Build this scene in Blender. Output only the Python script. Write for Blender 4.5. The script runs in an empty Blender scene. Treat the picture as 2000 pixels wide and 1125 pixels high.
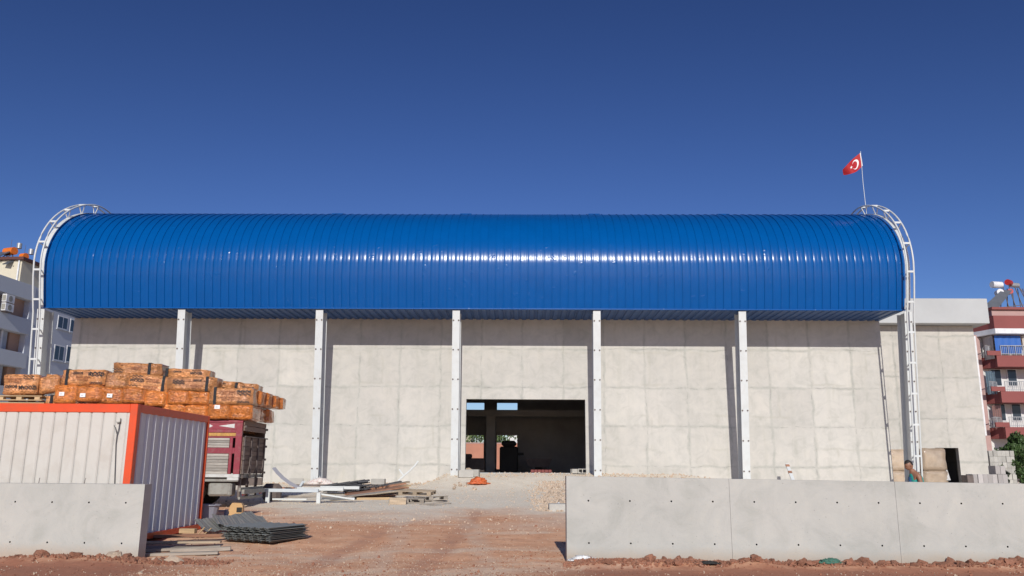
import bpy, bmesh, math, random
from mathutils import Vector, Matrix, Euler, noise
R = math.radians
random.seed(7)
scene = bpy.context.scene
col = scene.collection

# ------------------------------------------------------------------ camera
F = 1600.0                      # focal length in pixels of a 2000 px wide picture
PITCH = R(12.37); ROLL = 0.0065
EYE = Vector((0, 0, 1.65))
cam_data = bpy.data.cameras.new('camera')
cam = bpy.data.objects.new('camera', cam_data)
col.objects.link(cam)
CM = Matrix.Rotation(R(90) + PITCH, 3, 'X') @ Matrix.Rotation(ROLL, 3, 'Z')
cam.matrix_world = Matrix.Translation(EYE) @ CM.to_4x4()
cam_data.sensor_width = 36
cam_data.lens = F / 2000 * 36
cam_data.clip_end = 3000
scene.camera = cam

# ------------------------------------------------------------------ sky, sun, exposure
SUN_EL, SUN_AZ = R(25.6), R(-1.1)     # azimuth of the direction the light travels, from +Y
world = bpy.data.worlds.new('World')
scene.world = world
world.use_nodes = True
wn = world.node_tree.nodes; wl = world.node_tree.links
bg = wn['Background']
sky = wn.new('ShaderNodeTexSky')
sky.sky_type = 'NISHITA'; sky.sun_disc = False
sky.sun_elevation = SUN_EL
sky.sun_rotation = math.pi + SUN_AZ
sky.air_density = 1.0; sky.dust_density = 0.3; sky.ozone_density = 4.0
tint = wn.new('ShaderNodeMix'); tint.data_type = 'RGBA'; tint.blend_type = 'MULTIPLY'
tint.inputs[0].default_value = 1.0
tint.inputs[7].default_value = (.45, .42, .472, 1)
skyg = wn.new('ShaderNodeGamma'); skyg.inputs[1].default_value = 1.5
wl.new(sky.outputs[0], tint.inputs[6]); wl.new(tint.outputs[2], skyg.inputs[0]); wl.new(skyg.outputs[0], bg.inputs[0])
bg.inputs[1].default_value = 0.10
sun_data = bpy.data.lights.new('sun', 'SUN')
sun_data.energy = 3.8; sun_data.angle = R(0.5); sun_data.color = (1.0, 0.965, 0.875)
sun = bpy.data.objects.new('sun', sun_data); col.objects.link(sun)
ldir = Vector((math.sin(SUN_AZ) * math.cos(SUN_EL), math.cos(SUN_AZ) * math.cos(SUN_EL), -math.sin(SUN_EL)))
sun.rotation_euler = ldir.to_track_quat('-Z', 'Y').to_euler()
scene.view_settings.view_transform = 'Standard'
scene.view_settings.look = 'None'
scene.view_settings.exposure = 0.0
scene.view_settings.gamma = 1.0
scene.view_settings.use_curve_mapping = False

# ------------------------------------------------------------------ ground height and pixel helpers
def sst(a, b, x):
    t = max(0.0, min(1.0, (x - a) / (b - a))); return t * t * (3 - 2 * t)
HY = R(-1.0)
def to_hall(x, y):
    return (x * math.cos(HY) + y * math.sin(HY), -x * math.sin(HY) + y * math.cos(HY))
def ground_z(x, y, rough=True):
    hx, hy = to_hall(x, y)
    z = 0.033 * (max(15.5, min(41.0, hy)) - 15.5)
    z += 0.54 * sst(34.5, 41.9, hy) * sst(-5.2, -3.4, hx) * (1 - sst(7.0, 12.0, hx)) * (1 - sst(43, 46, hy))
    if rough:
        v = Vector((x, y, 0))
        z += 0.035 * noise.noise(v * 0.45) + 0.02 * noise.noise(v * 1.7 + Vector((3, 9, 0)))
        if y < 20: z += 0.012 * noise.noise(v * 6)
        # low bank of loose earth against the foot of the retaining walls
        d = y - 14.75
        if -3 < d < 1.2:
            side = sst(0.6, 1.6, x) + (1 - sst(-6.8, -6.0, x))
            z += 0.10 * side * math.exp(-(d / 0.45) ** 2) * (0.8 + 0.9 * noise.noise(v * 1.3))
        # wheel ruts curving in from the gate
        for rx in (-3.3, -1.4):
            cx = rx + 0.018 * (y - 13) ** 1.4 if y > 13 else rx
            z -= 0.03 * math.exp(-((x - cx) / 0.28) ** 2) * (1 - sst(26, 34, y))
    return z
def ray(px, py):
    return (CM @ Vector((px - 1000, 562.5 - py, -F))).normalized()
def at(px, py, Y):
    d = ray(px, py); return EYE + d * (Y / d.y)
def gp(px, py):
    d = ray(px, py); lo = 8.0
    t = 8.0
    while t < 120:
        p = EYE + d * t
        if p.z <= ground_z(p.x, p.y, False): return Vector((p.x, p.y, ground_z(p.x, p.y)))
        t += 0.05
    return EYE + d * 60
def hat(px, py, Y):
    """hall-local point seen at a pixel on the hall-local plane y = Y"""
    d = ray(px, py)
    dl = Vector(to_hall(d.x, d.y) + (d.z,))
    return Vector((0, 0, EYE.z)) + dl * (Y / dl.y)

# ------------------------------------------------------------------ materials
def newmat(name):
    m = bpy.data.materials.new(name); m.use_nodes = True
    return m, m.node_tree.nodes, m.node_tree.links, m.node_tree.nodes['Principled BSDF']
def c4(c): return (c[0], c[1], c[2], 1)
def sc(c, k): return tuple(min(1, v * k) for v in c)
def coords(n, l, stretch=(1, 1, 1), rnd=True):
    tc = n.new('ShaderNodeTexCoord'); mp = n.new('ShaderNodeMapping')
    mp.inputs['Scale'].default_value = stretch
    l.new(tc.outputs['Object'], mp.inputs['Vector'])
    if rnd:
        oi = n.new('ShaderNodeObjectInfo'); mu = n.new('ShaderNodeMath'); mu.operation = 'MULTIPLY'
        mu.inputs[1].default_value = 37.0
        l.new(oi.outputs['Random'], mu.inputs[0]); l.new(mu.outputs[0], mp.inputs['Location'])
    return mp
def nz(n, l, vec, scale, detail=4, rough=.55, dist=0):
    t = n.new('ShaderNodeTexNoise'); t.inputs['Scale'].default_value = scale
    t.inputs['Detail'].default_value = detail; t.inputs['Roughness'].default_value = rough
    t.inputs['Distortion'].default_value = dist
    l.new(vec.outputs[0], t.inputs['Vector']); return t
def ramp(n, l, src, stops, out=0):
    r = n.new('ShaderNodeValToRGB'); e = r.color_ramp.elements
    while len(e) < len(stops): e.new(0.5)
    for i, (p, c) in enumerate(stops):
        e[i].position = p; e[i].color = c if len(c) == 4 else c4(c)
    l.new(src.outputs[out], r.inputs[0]); return r
def mixc(n, l, fac, a, b, mode='MIX'):
    m = n.new('ShaderNodeMix'); m.data_type = 'RGBA'; m.blend_type = mode
    for s, v in ((0, fac), (6, a), (7, b)):
        if isinstance(v, (int, float)): m.inputs[s].default_value = v
        elif isinstance(v, tuple): m.inputs[s].default_value = c4(v)
        else: l.new(v, m.inputs[s])
    return m
def bumpn(n, l, h, strength, dist=.02):
    b = n.new('ShaderNodeBump'); b.inputs['Strength'].default_value = strength
    b.inputs['Distance'].default_value = dist; l.new(h, b.inputs['Height']); return b
def mat(name, base, rough=.6, metal=0, var=.15, scale=2.5, bump=.15, bscale=30, stretch=(1, 1, 1), dirt=None, dirt_amt=.4, coat=0, objvar=0, bdist=.01):
    m, n, l, p = newmat(name)
    v = coords(n, l, stretch)
    a = nz(n, l, v, scale, 6, .6)
    r = ramp(n, l, a, [(.25, sc(base, 1 - var)), (.75, sc(base, 1 + var))])
    out = r.outputs[0]
    if dirt:
        d = nz(n, l, v, scale * 2.7, 8, .7, .4)
        dr = ramp(n, l, d, [(.48, (0, 0, 0)), (.68, (dirt_amt,) * 3)])
        out = mixc(n, l, dr.outputs[0], out, dirt).outputs[2]
    if objvar:
        oi = n.new('ShaderNodeObjectInfo'); mr = n.new('ShaderNodeMapRange')
        mr.inputs[3].default_value = 1 - objvar; mr.inputs[4].default_value = 1 + objvar
        l.new(oi.outputs['Random'], mr.inputs[0])
        hs = n.new('ShaderNodeHueSaturation'); l.new(mr.outputs[0], hs.inputs['Value'])
        l.new(out, hs.inputs['Color']); out = hs.outputs[0]
    l.new(out, p.inputs['Base Color'])
    p.inputs['Roughness'].default_value = rough; p.inputs['Metallic'].default_value = metal
    p.inputs['Coat Weight'].default_value = coat
    if bump:
        b = nz(n, l, v, bscale, 5, .6)
        l.new(bumpn(n, l, b.outputs[0], bump, bdist).outputs[0], p.inputs['Normal'])
    return m

def mat_cast_concrete(name, base, bw=2.1, bh=1.95, axis='XZ', seam=.62, big=.1, streak=.3, wideamt=1.0):
    """cast wall: form panels with smeared joints, water marks and patches"""
    m, n, l, p = newmat(name)
    tc = n.new('ShaderNodeTexCoord')
    sx = n.new('ShaderNodeSeparateXYZ'); l.new(tc.outputs['Object'], sx.inputs[0])
    cx = n.new('ShaderNodeCombineXYZ')
    l.new(sx.outputs[0 if axis[0] == 'X' else 1], cx.inputs[0]); l.new(sx.outputs[2], cx.inputs[1])
    wob = nz(n, l, cx, .9, 5, .6)
    wv = n.new('ShaderNodeVectorMath'); wv.operation = 'SCALE'; wv.inputs['Scale'].default_value = .36
    l.new(wob.outputs['Color'], wv.inputs[0])
    ad = n.new('ShaderNodeVectorMath'); ad.operation = 'ADD'
    l.new(cx.outputs[0], ad.inputs[0]); l.new(wv.outputs[0], ad.inputs[1])
    def brick(size, smooth):
        b = n.new('ShaderNodeTexBrick'); b.offset = 0.0; b.squash = 1
        b.inputs['Scale'].default_value = 1; b.inputs['Brick Width'].default_value = bw
        b.inputs['Row Height'].default_value = bh; b.inputs['Mortar Size'].default_value = size
        b.inputs['Mortar Smooth'].default_value = smooth
        b.inputs['Color1'].default_value = (.42, .42, .42, 1); b.inputs['Color2'].default_value = (.58, .58, .58, 1); b.inputs['Mortar'].default_value = (.5, .5, .5, 1)
        l.new(ad.outputs[0], b.inputs['Vector']); return b
    wide = brick(.11, .8); thin = brick(.02, .8)
    def brick2():
        b = n.new('ShaderNodeTexBrick'); b.offset = .37; b.offset_frequency = 2; b.squash = 1
        b.inputs['Scale'].default_value = 1; b.inputs['Brick Width'].default_value = bw * 1.31
        b.inputs['Row Height'].default_value = bh * .83; b.inputs['Mortar Size'].default_value = .09; b.inputs['Mortar Smooth'].default_value = .8
        o_ = n.new('ShaderNodeVectorMath'); o_.operation = 'ADD'; o_.inputs[1].default_value = (.7, .45, 0)
        l.new(ad.outputs[0], o_.inputs[0]); l.new(o_.outputs[0], b.inputs['Vector']); return b
    extra = brick2()
    big1 = nz(n, l, cx, .35, 6, .65); fine = nz(n, l, cx, 5, 8, .7); mask = nz(n, l, cx, .7, 5, .6)
    c1 = ramp(n, l, big1, [(.25, sc(base, 1 - big)), (.5, base), (.78, (base[0] * (1 + big), base[1] * (1 + big * .8), base[2] * (1 + big * .7)))])
    pt = mixc(n, l, .3 * wideamt, c1.outputs[0], wide.outputs['Color'], 'OVERLAY')
    grey = (base[0] * .74, base[1] * .77, base[2] * .76)
    mk = ramp(n, l, mask, [(.38, (.1, .1, .1)), (.56, (1, 1, 1))])
    mm = n.new('ShaderNodeMath'); mm.operation = 'MULTIPLY'
    l.new(wide.outputs['Fac'], mm.inputs[0]); l.new(mk.outputs[0], mm.inputs[1])
    m2 = n.new('ShaderNodeMath'); m2.operation = 'MULTIPLY'; m2.inputs[1].default_value = seam * wideamt
    l.new(mm.outputs[0], m2.inputs[0])
    a = mixc(n, l, m2.outputs[0], pt.outputs[2], grey)
    mkx = ramp(n, l, nz(n, l, cx, .55, 4, .55), [(.50, (0, 0, 0)), (.60, (seam * .6 * wideamt,) * 3)])
    mx = n.new('ShaderNodeMath'); mx.operation = 'MULTIPLY'
    l.new(extra.outputs['Fac'], mx.inputs[0]); l.new(mkx.outputs[0], mx.inputs[1])
    a = mixc(n, l, mx.outputs[0], a.outputs[2], (base[0] * .80, base[1] * .80, base[2] * .74))
    mk2 = ramp(n, l, nz(n, l, cx, 2.2, 6, .65), [(.46, (0, 0, 0)), (.6, (min(1, seam * 1.2) * wideamt,) * 3)])
    m3 = n.new('ShaderNodeMath'); m3.operation = 'MULTIPLY'
    l.new(thin.outputs['Fac'], m3.inputs[0]); l.new(mk2.outputs[0], m3.inputs[1])
    b = mixc(n, l, m3.outputs[0], a.outputs[2], sc(base, .5))
    # vertical water streaks
    mp = n.new('ShaderNodeMapping'); mp.inputs['Scale'].default_value = (2.2, .18, 1); l.new(cx.outputs[0], mp.inputs[0])
    st = nz(n, l, mp, 1.2, 6, .65)
    sr = ramp(n, l, st, [(.52, (0, 0, 0)), (.75, (streak,) * 3)])
    c = mixc(n, l, sr.outputs[0], b.outputs[2], (base[0] * .72, base[1] * .74, base[2] * .68))
    mo = nz(n, l, cx, 1.6, 8, .7, .8)
    mor = ramp(n, l, mo, [(.3, (.86, .87, .86)), (.5, (1, 1, 1)), (.72, (1.09, 1.08, 1.06))])
    c = mixc(n, l, 1.0, c.outputs[2], mor.outputs[0], 'MULTIPLY')
    sp = nz(n, l, cx, 9, 5, .75)
    spr = ramp(n, l, sp, [(.64, (0, 0, 0)), (.74, (.5,) * 3)])
    d = mixc(n, l, spr.outputs[0], c.outputs[2], sc(base, .62))
    if wideamt == 0:
        zz = n.new('ShaderNodeMath'); zz.operation = 'MULTIPLY_ADD'; zz.inputs[1].default_value = -.35
        l.new(mo.outputs[0], zz.inputs[0]); l.new(sx.outputs[2], zz.inputs[2])
        zr_ = n.new('ShaderNodeMapRange'); zr_.inputs[1].default_value = .10; zr_.inputs[2].default_value = -.12; zr_.inputs[3].default_value = 0; zr_.inputs[4].default_value = .55
        l.new(zz.outputs[0], zr_.inputs[0]); d = mixc(n, l, zr_.outputs[0], d.outputs[2], (.36, .27, .19))
        pit = nz(n, l, cx, 26, 2, .5); pr = ramp(n, l, pit, [(.70, (0, 0, 0)), (.74, (.55,) * 3)])
        d = mixc(n, l, pr.outputs[0], d.outputs[2], (.20, .19, .175))
    l.new(d.outputs[2], p.inputs['Base Color'])
    p.inputs['Roughness'].default_value = .85
    hsum = n.new('ShaderNodeMath'); hsum.operation = 'SUBTRACT'
    l.new(fine.outputs[0], hsum.inputs[0]); hsum.inputs[1].default_value = 0
    l.new(bumpn(n, l, hsum.outputs[0], .35, .02).outputs[0], p.inputs['Normal'])
    return m

def mat_ground():
    m, n, l, p = newmat('site_soil')
    tc = n.new('ShaderNodeTexCoord')
    sx = n.new('ShaderNodeSeparateXYZ'); l.new(tc.outputs['Object'], sx.inputs[0])
    class O: pass
    v = O(); v.outputs = [tc.outputs['Object']]
    n1 = nz(n, l, v, .22, 6, .6, .6); n2 = nz(n, l, v, 2.2, 8, .65); n3 = nz(n, l, v, 14, 8, .7)
    mp = n.new('ShaderNodeMapping'); mp.inputs['Scale'].default_value = (.3, .75, 1)
    mp.inputs['Rotation'].default_value = (0, 0, R(8)); l.new(tc.outputs['Object'], mp.inputs[0])
    n4 = nz(n, l, mp, .5, 6, .6, 1.2)
    red = ramp(n, l, n2, [(.2, (.56, .26, .14)), (.5, (.74, .40, .235)), (.8, (.80, .52, .34))])
    mid = ramp(n, l, n2, [(.2, (.70, .49, .35)), (.8, (.82, .66, .51))])
    pale = ramp(n, l, n2, [(.2, (.74, .64, .51)), (.8, (.86, .78, .66))])
    patch = ramp(n, l, n4, [(.52, (0, 0, 0)), (.66, (.95,) * 3)])
    a = mixc(n, l, patch.outputs[0], red.outputs[0], mid.outputs[0])
    # compressed wheel tracks
    yy = n.new('ShaderNodeMath'); yy.operation = 'SUBTRACT'; yy.inputs[1].default_value = 12; l.new(sx.outputs[1], yy.inputs[0])
    def track(x0, k, half):
        pw_ = n.new('ShaderNodeMath'); pw_.operation = 'POWER'; pw_.inputs[1].default_value = 1.4; l.new(yy.outputs[0], pw_.inputs[0])
        cx_ = n.new('ShaderNodeMath'); cx_.operation = 'MULTIPLY_ADD'; cx_.inputs[1].default_value = k; cx_.inputs[2].default_value = x0; l.new(pw_.outputs[0], cx_.inputs[0])
        nn = n.new('ShaderNodeMath'); nn.operation = 'MULTIPLY_ADD'; nn.inputs[1].default_value = .8; l.new(n1.outputs[0], nn.inputs[0]); l.new(cx_.outputs[0], nn.inputs[2])
        d_ = n.new('ShaderNodeMath'); d_.operation = 'SUBTRACT'; l.new(sx.outputs[0], d_.inputs[0]); l.new(nn.outputs[0], d_.inputs[1])
        a1 = n.new('ShaderNodeMath'); a1.operation = 'ABSOLUTE'; l.new(d_.outputs[0], a1.inputs[0])
        s1 = n.new('ShaderNodeMath'); s1.operation = 'SUBTRACT'; s1.inputs[1].default_value = half; l.new(a1.outputs[0], s1.inputs[0])
        a2 = n.new('ShaderNodeMath'); a2.operation = 'ABSOLUTE'; l.new(s1.outputs[0], a2.inputs[0])
        m_ = n.new('ShaderNodeMapRange'); m_.inputs[1].default_value = .32; m_.inputs[2].default_value = .12; l.new(a2.outputs[0], m_.inputs[0])
        m2_ = n.new('ShaderNodeMath'); m2_.operation = 'MULTIPLY'; l.new(m_.outputs[0], m2_.inputs[0])
        br = ramp(n, l, n2, [(.35, (.15,) * 3), (.6, (.75,) * 3)]); l.new(br.outputs[0], m2_.inputs[1]); return m2_
    a = mixc(n, l, track(-2.9, .018, .95).outputs[0], a.outputs[2], (.50, .24, .15))
    a = mixc(n, l, track(-1.6, -.03, .9).outputs[0], a.outputs[2], (.72, .50, .36))
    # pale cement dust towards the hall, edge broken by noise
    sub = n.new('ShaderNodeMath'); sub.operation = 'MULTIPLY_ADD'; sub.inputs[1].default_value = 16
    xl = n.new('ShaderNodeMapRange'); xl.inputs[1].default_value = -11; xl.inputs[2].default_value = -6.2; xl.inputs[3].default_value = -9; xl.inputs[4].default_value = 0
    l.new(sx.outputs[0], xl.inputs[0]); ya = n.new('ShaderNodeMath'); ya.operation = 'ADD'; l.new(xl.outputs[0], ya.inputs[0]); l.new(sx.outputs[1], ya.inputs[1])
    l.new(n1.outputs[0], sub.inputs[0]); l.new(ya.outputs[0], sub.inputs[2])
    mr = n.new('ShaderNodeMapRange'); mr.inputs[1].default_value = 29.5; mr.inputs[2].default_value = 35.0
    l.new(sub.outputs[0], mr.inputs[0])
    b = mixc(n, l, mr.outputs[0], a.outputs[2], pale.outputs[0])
    # darker red soil in the foreground, before the walls
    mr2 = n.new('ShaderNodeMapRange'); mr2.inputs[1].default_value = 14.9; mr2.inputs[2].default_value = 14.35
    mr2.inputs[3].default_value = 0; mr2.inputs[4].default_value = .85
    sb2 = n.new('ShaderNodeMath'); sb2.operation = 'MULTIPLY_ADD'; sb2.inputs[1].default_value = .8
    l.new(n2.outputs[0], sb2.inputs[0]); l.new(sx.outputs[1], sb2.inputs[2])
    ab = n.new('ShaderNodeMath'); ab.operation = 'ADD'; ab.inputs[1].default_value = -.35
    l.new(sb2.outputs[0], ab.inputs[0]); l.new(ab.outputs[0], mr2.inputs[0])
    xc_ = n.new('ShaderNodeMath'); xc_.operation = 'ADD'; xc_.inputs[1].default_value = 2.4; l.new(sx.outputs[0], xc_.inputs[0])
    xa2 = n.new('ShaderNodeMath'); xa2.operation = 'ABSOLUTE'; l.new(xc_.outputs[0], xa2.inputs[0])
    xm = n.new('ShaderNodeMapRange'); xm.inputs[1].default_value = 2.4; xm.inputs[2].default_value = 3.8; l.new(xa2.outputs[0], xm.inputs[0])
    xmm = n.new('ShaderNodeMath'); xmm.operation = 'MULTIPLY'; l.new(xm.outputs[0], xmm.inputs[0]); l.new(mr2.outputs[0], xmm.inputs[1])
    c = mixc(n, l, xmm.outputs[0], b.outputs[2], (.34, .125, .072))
    fr = ramp(n, l, n3, [(.3, (.8,) * 3), (.7, (1.15,) * 3)])
    d = mixc(n, l, .8, c.outputs[2], fr.outputs[0], 'MULTIPLY')
    l.new(d.outputs[2], p.inputs['Base Color']); p.inputs['Roughness'].default_value = .95
    mu = n.new('ShaderNodeMath'); mu.operation = 'ADD'
    l.new(n3.outputs[0], mu.inputs[0]); l.new(n2.outputs[0], mu.inputs[1])
    l.new(bumpn(n, l, mu.outputs[0], .3, .02).outputs[0], p.inputs['Normal'])
    return m

def mat_roof():
    m, n, l, p = newmat('blue_roof_paint')
    v = coords(n, l)
    a = nz(n, l, v, .8, 5, .6)
    r = ramp(n, l, a, [(.2, (.000, .072, .275)), (.8, (.0, .084, .32))])
    l.new(r.outputs[0], p.inputs['Base Color'])
    p.inputs['Roughness'].default_value = .26
    p.inputs['Specular IOR Level'].default_value = .32
    rr = n.new('ShaderNodeMapRange'); rr.inputs[3].default_value = .20; rr.inputs[4].default_value = .27
    b2 = nz(n, l, v, 3, 4, .6); l.new(b2.outputs[0], rr.inputs[0]); l.new(rr.outputs[0], p.inputs['Roughness'])
    b = nz(n, l, v, 1.1, 3, .5)
    v3 = coords(n, l, (55, .25, .25)); fl = nz(n, l, v3, 1.0, 3, .6)
    dn = nz(n, l, v, 2.3, 2, .5); dr = ramp(n, l, dn, [(.66, (0, 0, 0)), (.74, (1, 1, 1))])
    b1 = bumpn(n, l, b.outputs[0], .35, .03); b2 = bumpn(n, l, fl.outputs[0], .5, .0028); b3 = bumpn(n, l, dr.outputs[0], .5, .012)
    l.new(b1.outputs[0], b2.inputs['Normal']); l.new(b2.outputs[0], b3.inputs['Normal']); l.new(b3.outputs[0], p.inputs['Normal'])
    return m

def mat_film(name, base, k=1.0):
    """wrinkled stretch film over a printed pack"""
    m, n, l, p = newmat(name)
    v = coords(n, l)
    a = nz(n, l, v, 3, 5, .6)
    r = ramp(n, l, a, [(.25, sc(base, .78)), (.75, sc(base, 1.15))])
    v2 = coords(n, l, (1.0, 1.0, 2.6)); w = nz(n, l, v2, 5, 3, .5, 2.2)
    wr = ramp(n, l, w, [(.46, (0, 0, 0)), (.5, (1, 1, 1)), (.54, (0, 0, 0))])
    oi = n.new('ShaderNodeObjectInfo'); hs = n.new('ShaderNodeHueSaturation')
    mr = n.new('ShaderNodeMapRange'); mr.inputs[3].default_value = .8; mr.inputs[4].default_value = 1.12
    l.new(oi.outputs['Random'], mr.inputs[0]); l.new(mr.outputs[0], hs.inputs['Value'])
    l.new(r.outputs[0], hs.inputs['Color']); l.new(hs.outputs[0], p.inputs['Base Color'])
    p.inputs['Roughness'].default_value = .3
    p.inputs['Coat Weight'].default_value = 1; p.inputs['Coat Roughness'].default_value = .07
    b1 = bumpn(n, l, wr.outputs[0], k, .02 * k); b2 = bumpn(n, l, w.outputs[0], .6 * k, .06 * k)
    l.new(b2.outputs[0], b1.inputs['Normal']); l.new(b1.outputs[0], p.inputs['Normal'])
    return m

M = {}
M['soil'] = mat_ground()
M['hall_concrete'] = mat_cast_concrete('hall_concrete', (.51, .49, .46))
M['annex_concrete'] = mat_cast_concrete('annex_concrete', (.49, .468, .435), 2.6, 2.3)
M['plaster_band'] = mat('grey_plaster', (.46, .47, .48), .85, var=.08, scale=.6, bump=.1)
M['wall_concrete'] = mat_cast_concrete('retaining_concrete', (.455, .45, .425), 2.9, 30, seam=.2, big=.13, streak=.2, wideamt=0)
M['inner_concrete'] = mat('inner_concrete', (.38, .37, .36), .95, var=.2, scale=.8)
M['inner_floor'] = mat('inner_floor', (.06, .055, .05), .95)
M['roof'] = mat_roof()
M['roof_under'] = mat('roof_underside_blue', (.02, .075, .22), .5, var=.1)
M['white_steel'] = mat('white_painted_steel', (.60, .62, .625), .42, var=.05, scale=.9, bump=.03, dirt=(.45, .42, .38), dirt_amt=.25)
M['grey_steel'] = mat('grey_primed_steel', (.52, .56, .60), .45, var=.08, scale=1.5, bump=.03)
M['dark_hole'] = mat('dark_hole', (.02, .02, .02), .8, bump=0)  # near-black that puts the shade inside holes and recesses into the colour
M['container_white'] = mat('cabin_white_paint', (.58, .548, .505), .4, var=.04, scale=.8, bump=.02, dirt=(.40, .33, .27), dirt_amt=.3)
M['container_grey'] = mat('cabin_side_paint', (.72, .73, .74), .4, var=.04, scale=.8, bump=.02)
M['container_orange'] = mat('cabin_orange_frame', (.72, .075, .015), .42, var=.08, scale=2, bump=.03, dirt=(.3, .1, .05), dirt_amt=.25)
M['film_orange'] = mat_film('orange_film', (.80, .25, .05))
M['film_tan'] = mat_film('tan_orange_film', (.74, .32, .12))
M['film_brown'] = mat_film('brown_wrap_film', (.46, .35, .255), .45)
M['ink'] = mat('black_print_ink', (.03, .022, .02), .5, bump=0)
M['ink_faint'] = mat('faded_print_ink', (.30, .10, .035), .5, bump=0)
M['black_tape'] = mat('black_strap_film', (.02, .02, .022), .22, bump=.5, bscale=14, bdist=.02)
M['paper'] = mat('white_label_paper', (.8, .8, .8), .6, var=.04)
M['maroon'] = mat('maroon_truck_paint', (.27, .030, .048), .45, var=.2, scale=2, bump=.05, dirt=(.30, .20, .17), dirt_amt=.35)
M['truck_white'] = mat('truck_white_paint', (.62, .62, .60), .5, var=.06, dirt=(.35, .3, .25), dirt_amt=.4)
M['truck_yellow'] = mat('truck_faded_yellow', (.55, .30, .07), .5, var=.25, scale=9, dirt=(.15, .04, .03), dirt_amt=.6)
M['slat'] = mat('weathered_slat', (.38, .35, .31), .75, var=.3, scale=3, bump=.3, stretch=(.5, 4, 9), dirt=(.16, .08, .06), dirt_amt=.6, objvar=.25)
M['tail_wood'] = mat('brown_tailgate_wood', (.20, .14, .11), .75, var=.3, scale=3, bump=.3, stretch=(4, .5, 9), objvar=.25)
M['rust_steel'] = mat('rusty_dark_steel', (.13, .10, .09), .65, var=.3, scale=4)
M['truck_grey'] = mat('truck_chassis_grey', (.30, .29, .26), .6, var=.2, scale=3, dirt=(.14, .10, .08), dirt_amt=.5)
M['rubber'] = mat('black_rubber', (.025, .024, .023), .8, var=.2)
M['wood'] = mat('weathered_wood', (.36, .28, .20), .8, var=.35, scale=3, bump=.4, stretch=(.6, 6, 6), objvar=.3)
M['wood_grey'] = mat('grey_wood', (.30, .26, .22), .85, var=.3, scale=3, bump=.4, stretch=(.6, 6, 6), objvar=.25)
M['wood_brown'] = mat('brown_board', (.34, .17, .105), .8, var=.3, scale=2, bump=.3, stretch=(.6, 5, 5), objvar=.25)
M['wood_tan'] = mat('tan_pallet_wood', (.50, .35, .20), .75, var=.2, scale=3, bump=.3, stretch=(.6, 6, 6), objvar=.25)
M['sheet'] = mat('grey_corrugated_sheet', (.24, .255, .25), .5, metal=.15, var=.15, scale=2.0, bump=.08, dirt=(.22, .17, .14), dirt_amt=.35, objvar=.15)
M['tan_plastic'] = mat('tan_plastic', (.55, .33, .14), .5, var=.1)
M['grey_plastic'] = mat('grey_plastic', (.26, .26, .31), .45, var=.1)
M['block'] = mat('concrete_block', (.42, .40, .37), .9, var=.12, scale=5, bump=.4, bscale=60, objvar=.15)
M['rock_red'] = mat('red_earth_rock', (.33, .14, .085), .95, var=.35, scale=5, bump=.8, bscale=14, bdist=.03, dirt=(.46, .28, .20), dirt_amt=.7, objvar=.25)
M['rock_pale'] = mat('pale_rubble', (.54, .42, .32), .95, var=.2, scale=5, bump=.7, bscale=16, bdist=.03, objvar=.2)
M['orange_tarp'] = mat('orange_tarp', (.55, .12, .035), .55, var=.2, scale=6, bump=.5, bscale=12, bdist=.03)
M['sack'] = mat('white_sack', (.72, .68, .64), .7, var=.08, scale=6, bump=.5, bscale=10, bdist=.03, dirt=(.5, .08, .05), dirt_amt=.7)
M['white_bag'] = mat('white_plastic_bag', (.72, .72, .73), .45, var=.06, bump=.6, bscale=14, bdist=.03)
M['mesh_black'] = mat('dark_bundle', (.05, .05, .058), .6, var=.3, scale=6, bump=.5)
M['green_scrap'] = mat('green_cloth', (.06, .16, .12), .8, var=.2)
M['left_wall'] = mat('left_block_paint', (.50, .53, .60), .8, var=.04, scale=.3)
M['left_band'] = mat('left_block_band', (.54, .57, .62), .8, var=.04, scale=.3)
M['left_brown'] = mat('left_block_brown', (.46, .28, .20), .8, var=.06)
M['left_grey'] = mat('left_block_recess', (.40, .42, .46), .8, var=.06)
M['cream'] = mat('cream_plaster', (.60, .54, .42), .85, var=.06)
M['dark_roof'] = mat('dark_red_eaves', (.10, .035, .03), .7)
M['glass'] = mat('window_glass', (.035, .045, .06), .08, var=.2, bump=0)
M['frame_white'] = mat('white_window_frame', (.70, .70, .72), .5)
M['tank_orange'] = mat('orange_water_tank', (.70, .17, .02), .4)
M['tank_red'] = mat('red_water_tank', (.42, .025, .02), .4)
M['panel_dark'] = mat('solar_collector', (.12, .13, .15), .3, bump=0)
M['apt_maroon'] = mat('maroon_balcony_paint', (.235, .065, .06), .75, var=.08, scale=.5)
M['apt_white'] = mat('apartment_white', (.62, .61, .60), .8, var=.05)
M['apt_pink'] = mat('apartment_pink', (.42, .27, .25), .8, var=.06)
M['awning_blue'] = mat('blue_awning_cloth', (.03, .12, .42), .7, var=.08, stretch=(6, 1, .3))
M['curtain'] = mat('pale_curtain', (.58, .53, .48), .8, var=.2, scale=2, stretch=(8, 8, .2))
M['curtain_blue'] = mat('blue_grey_curtain', (.22, .30, .36), .8, var=.2)
M['rail'] = mat('grey_railing', (.42, .42, .43), .4, metal=.4)
M['leaf'] = mat('leaf_green', (.045, .085, .022), .6, var=.5, scale=1.2, bump=0)
M['leaf_light'] = mat('leaf_light', (.085, .13, .035), .6, var=.4, scale=1.2, bump=0)
M['bark'] = mat('bark', (.12, .09, .065), .9, bump=.5)
M['red_wall'] = mat('red_earth_wall', (.42, .19, .13), .9, var=.12, scale=.7)
M['flag_red'] = mat('flag_red_cloth', (.40, .010, .016), .7, var=.08, bump=.2, bscale=8)
M['flag_white'] = mat('flag_white_cloth', (.80, .80, .80), .7, var=.03)
M['pole'] = mat('thin_white_pole', (.55, .60, .66), .4)
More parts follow.
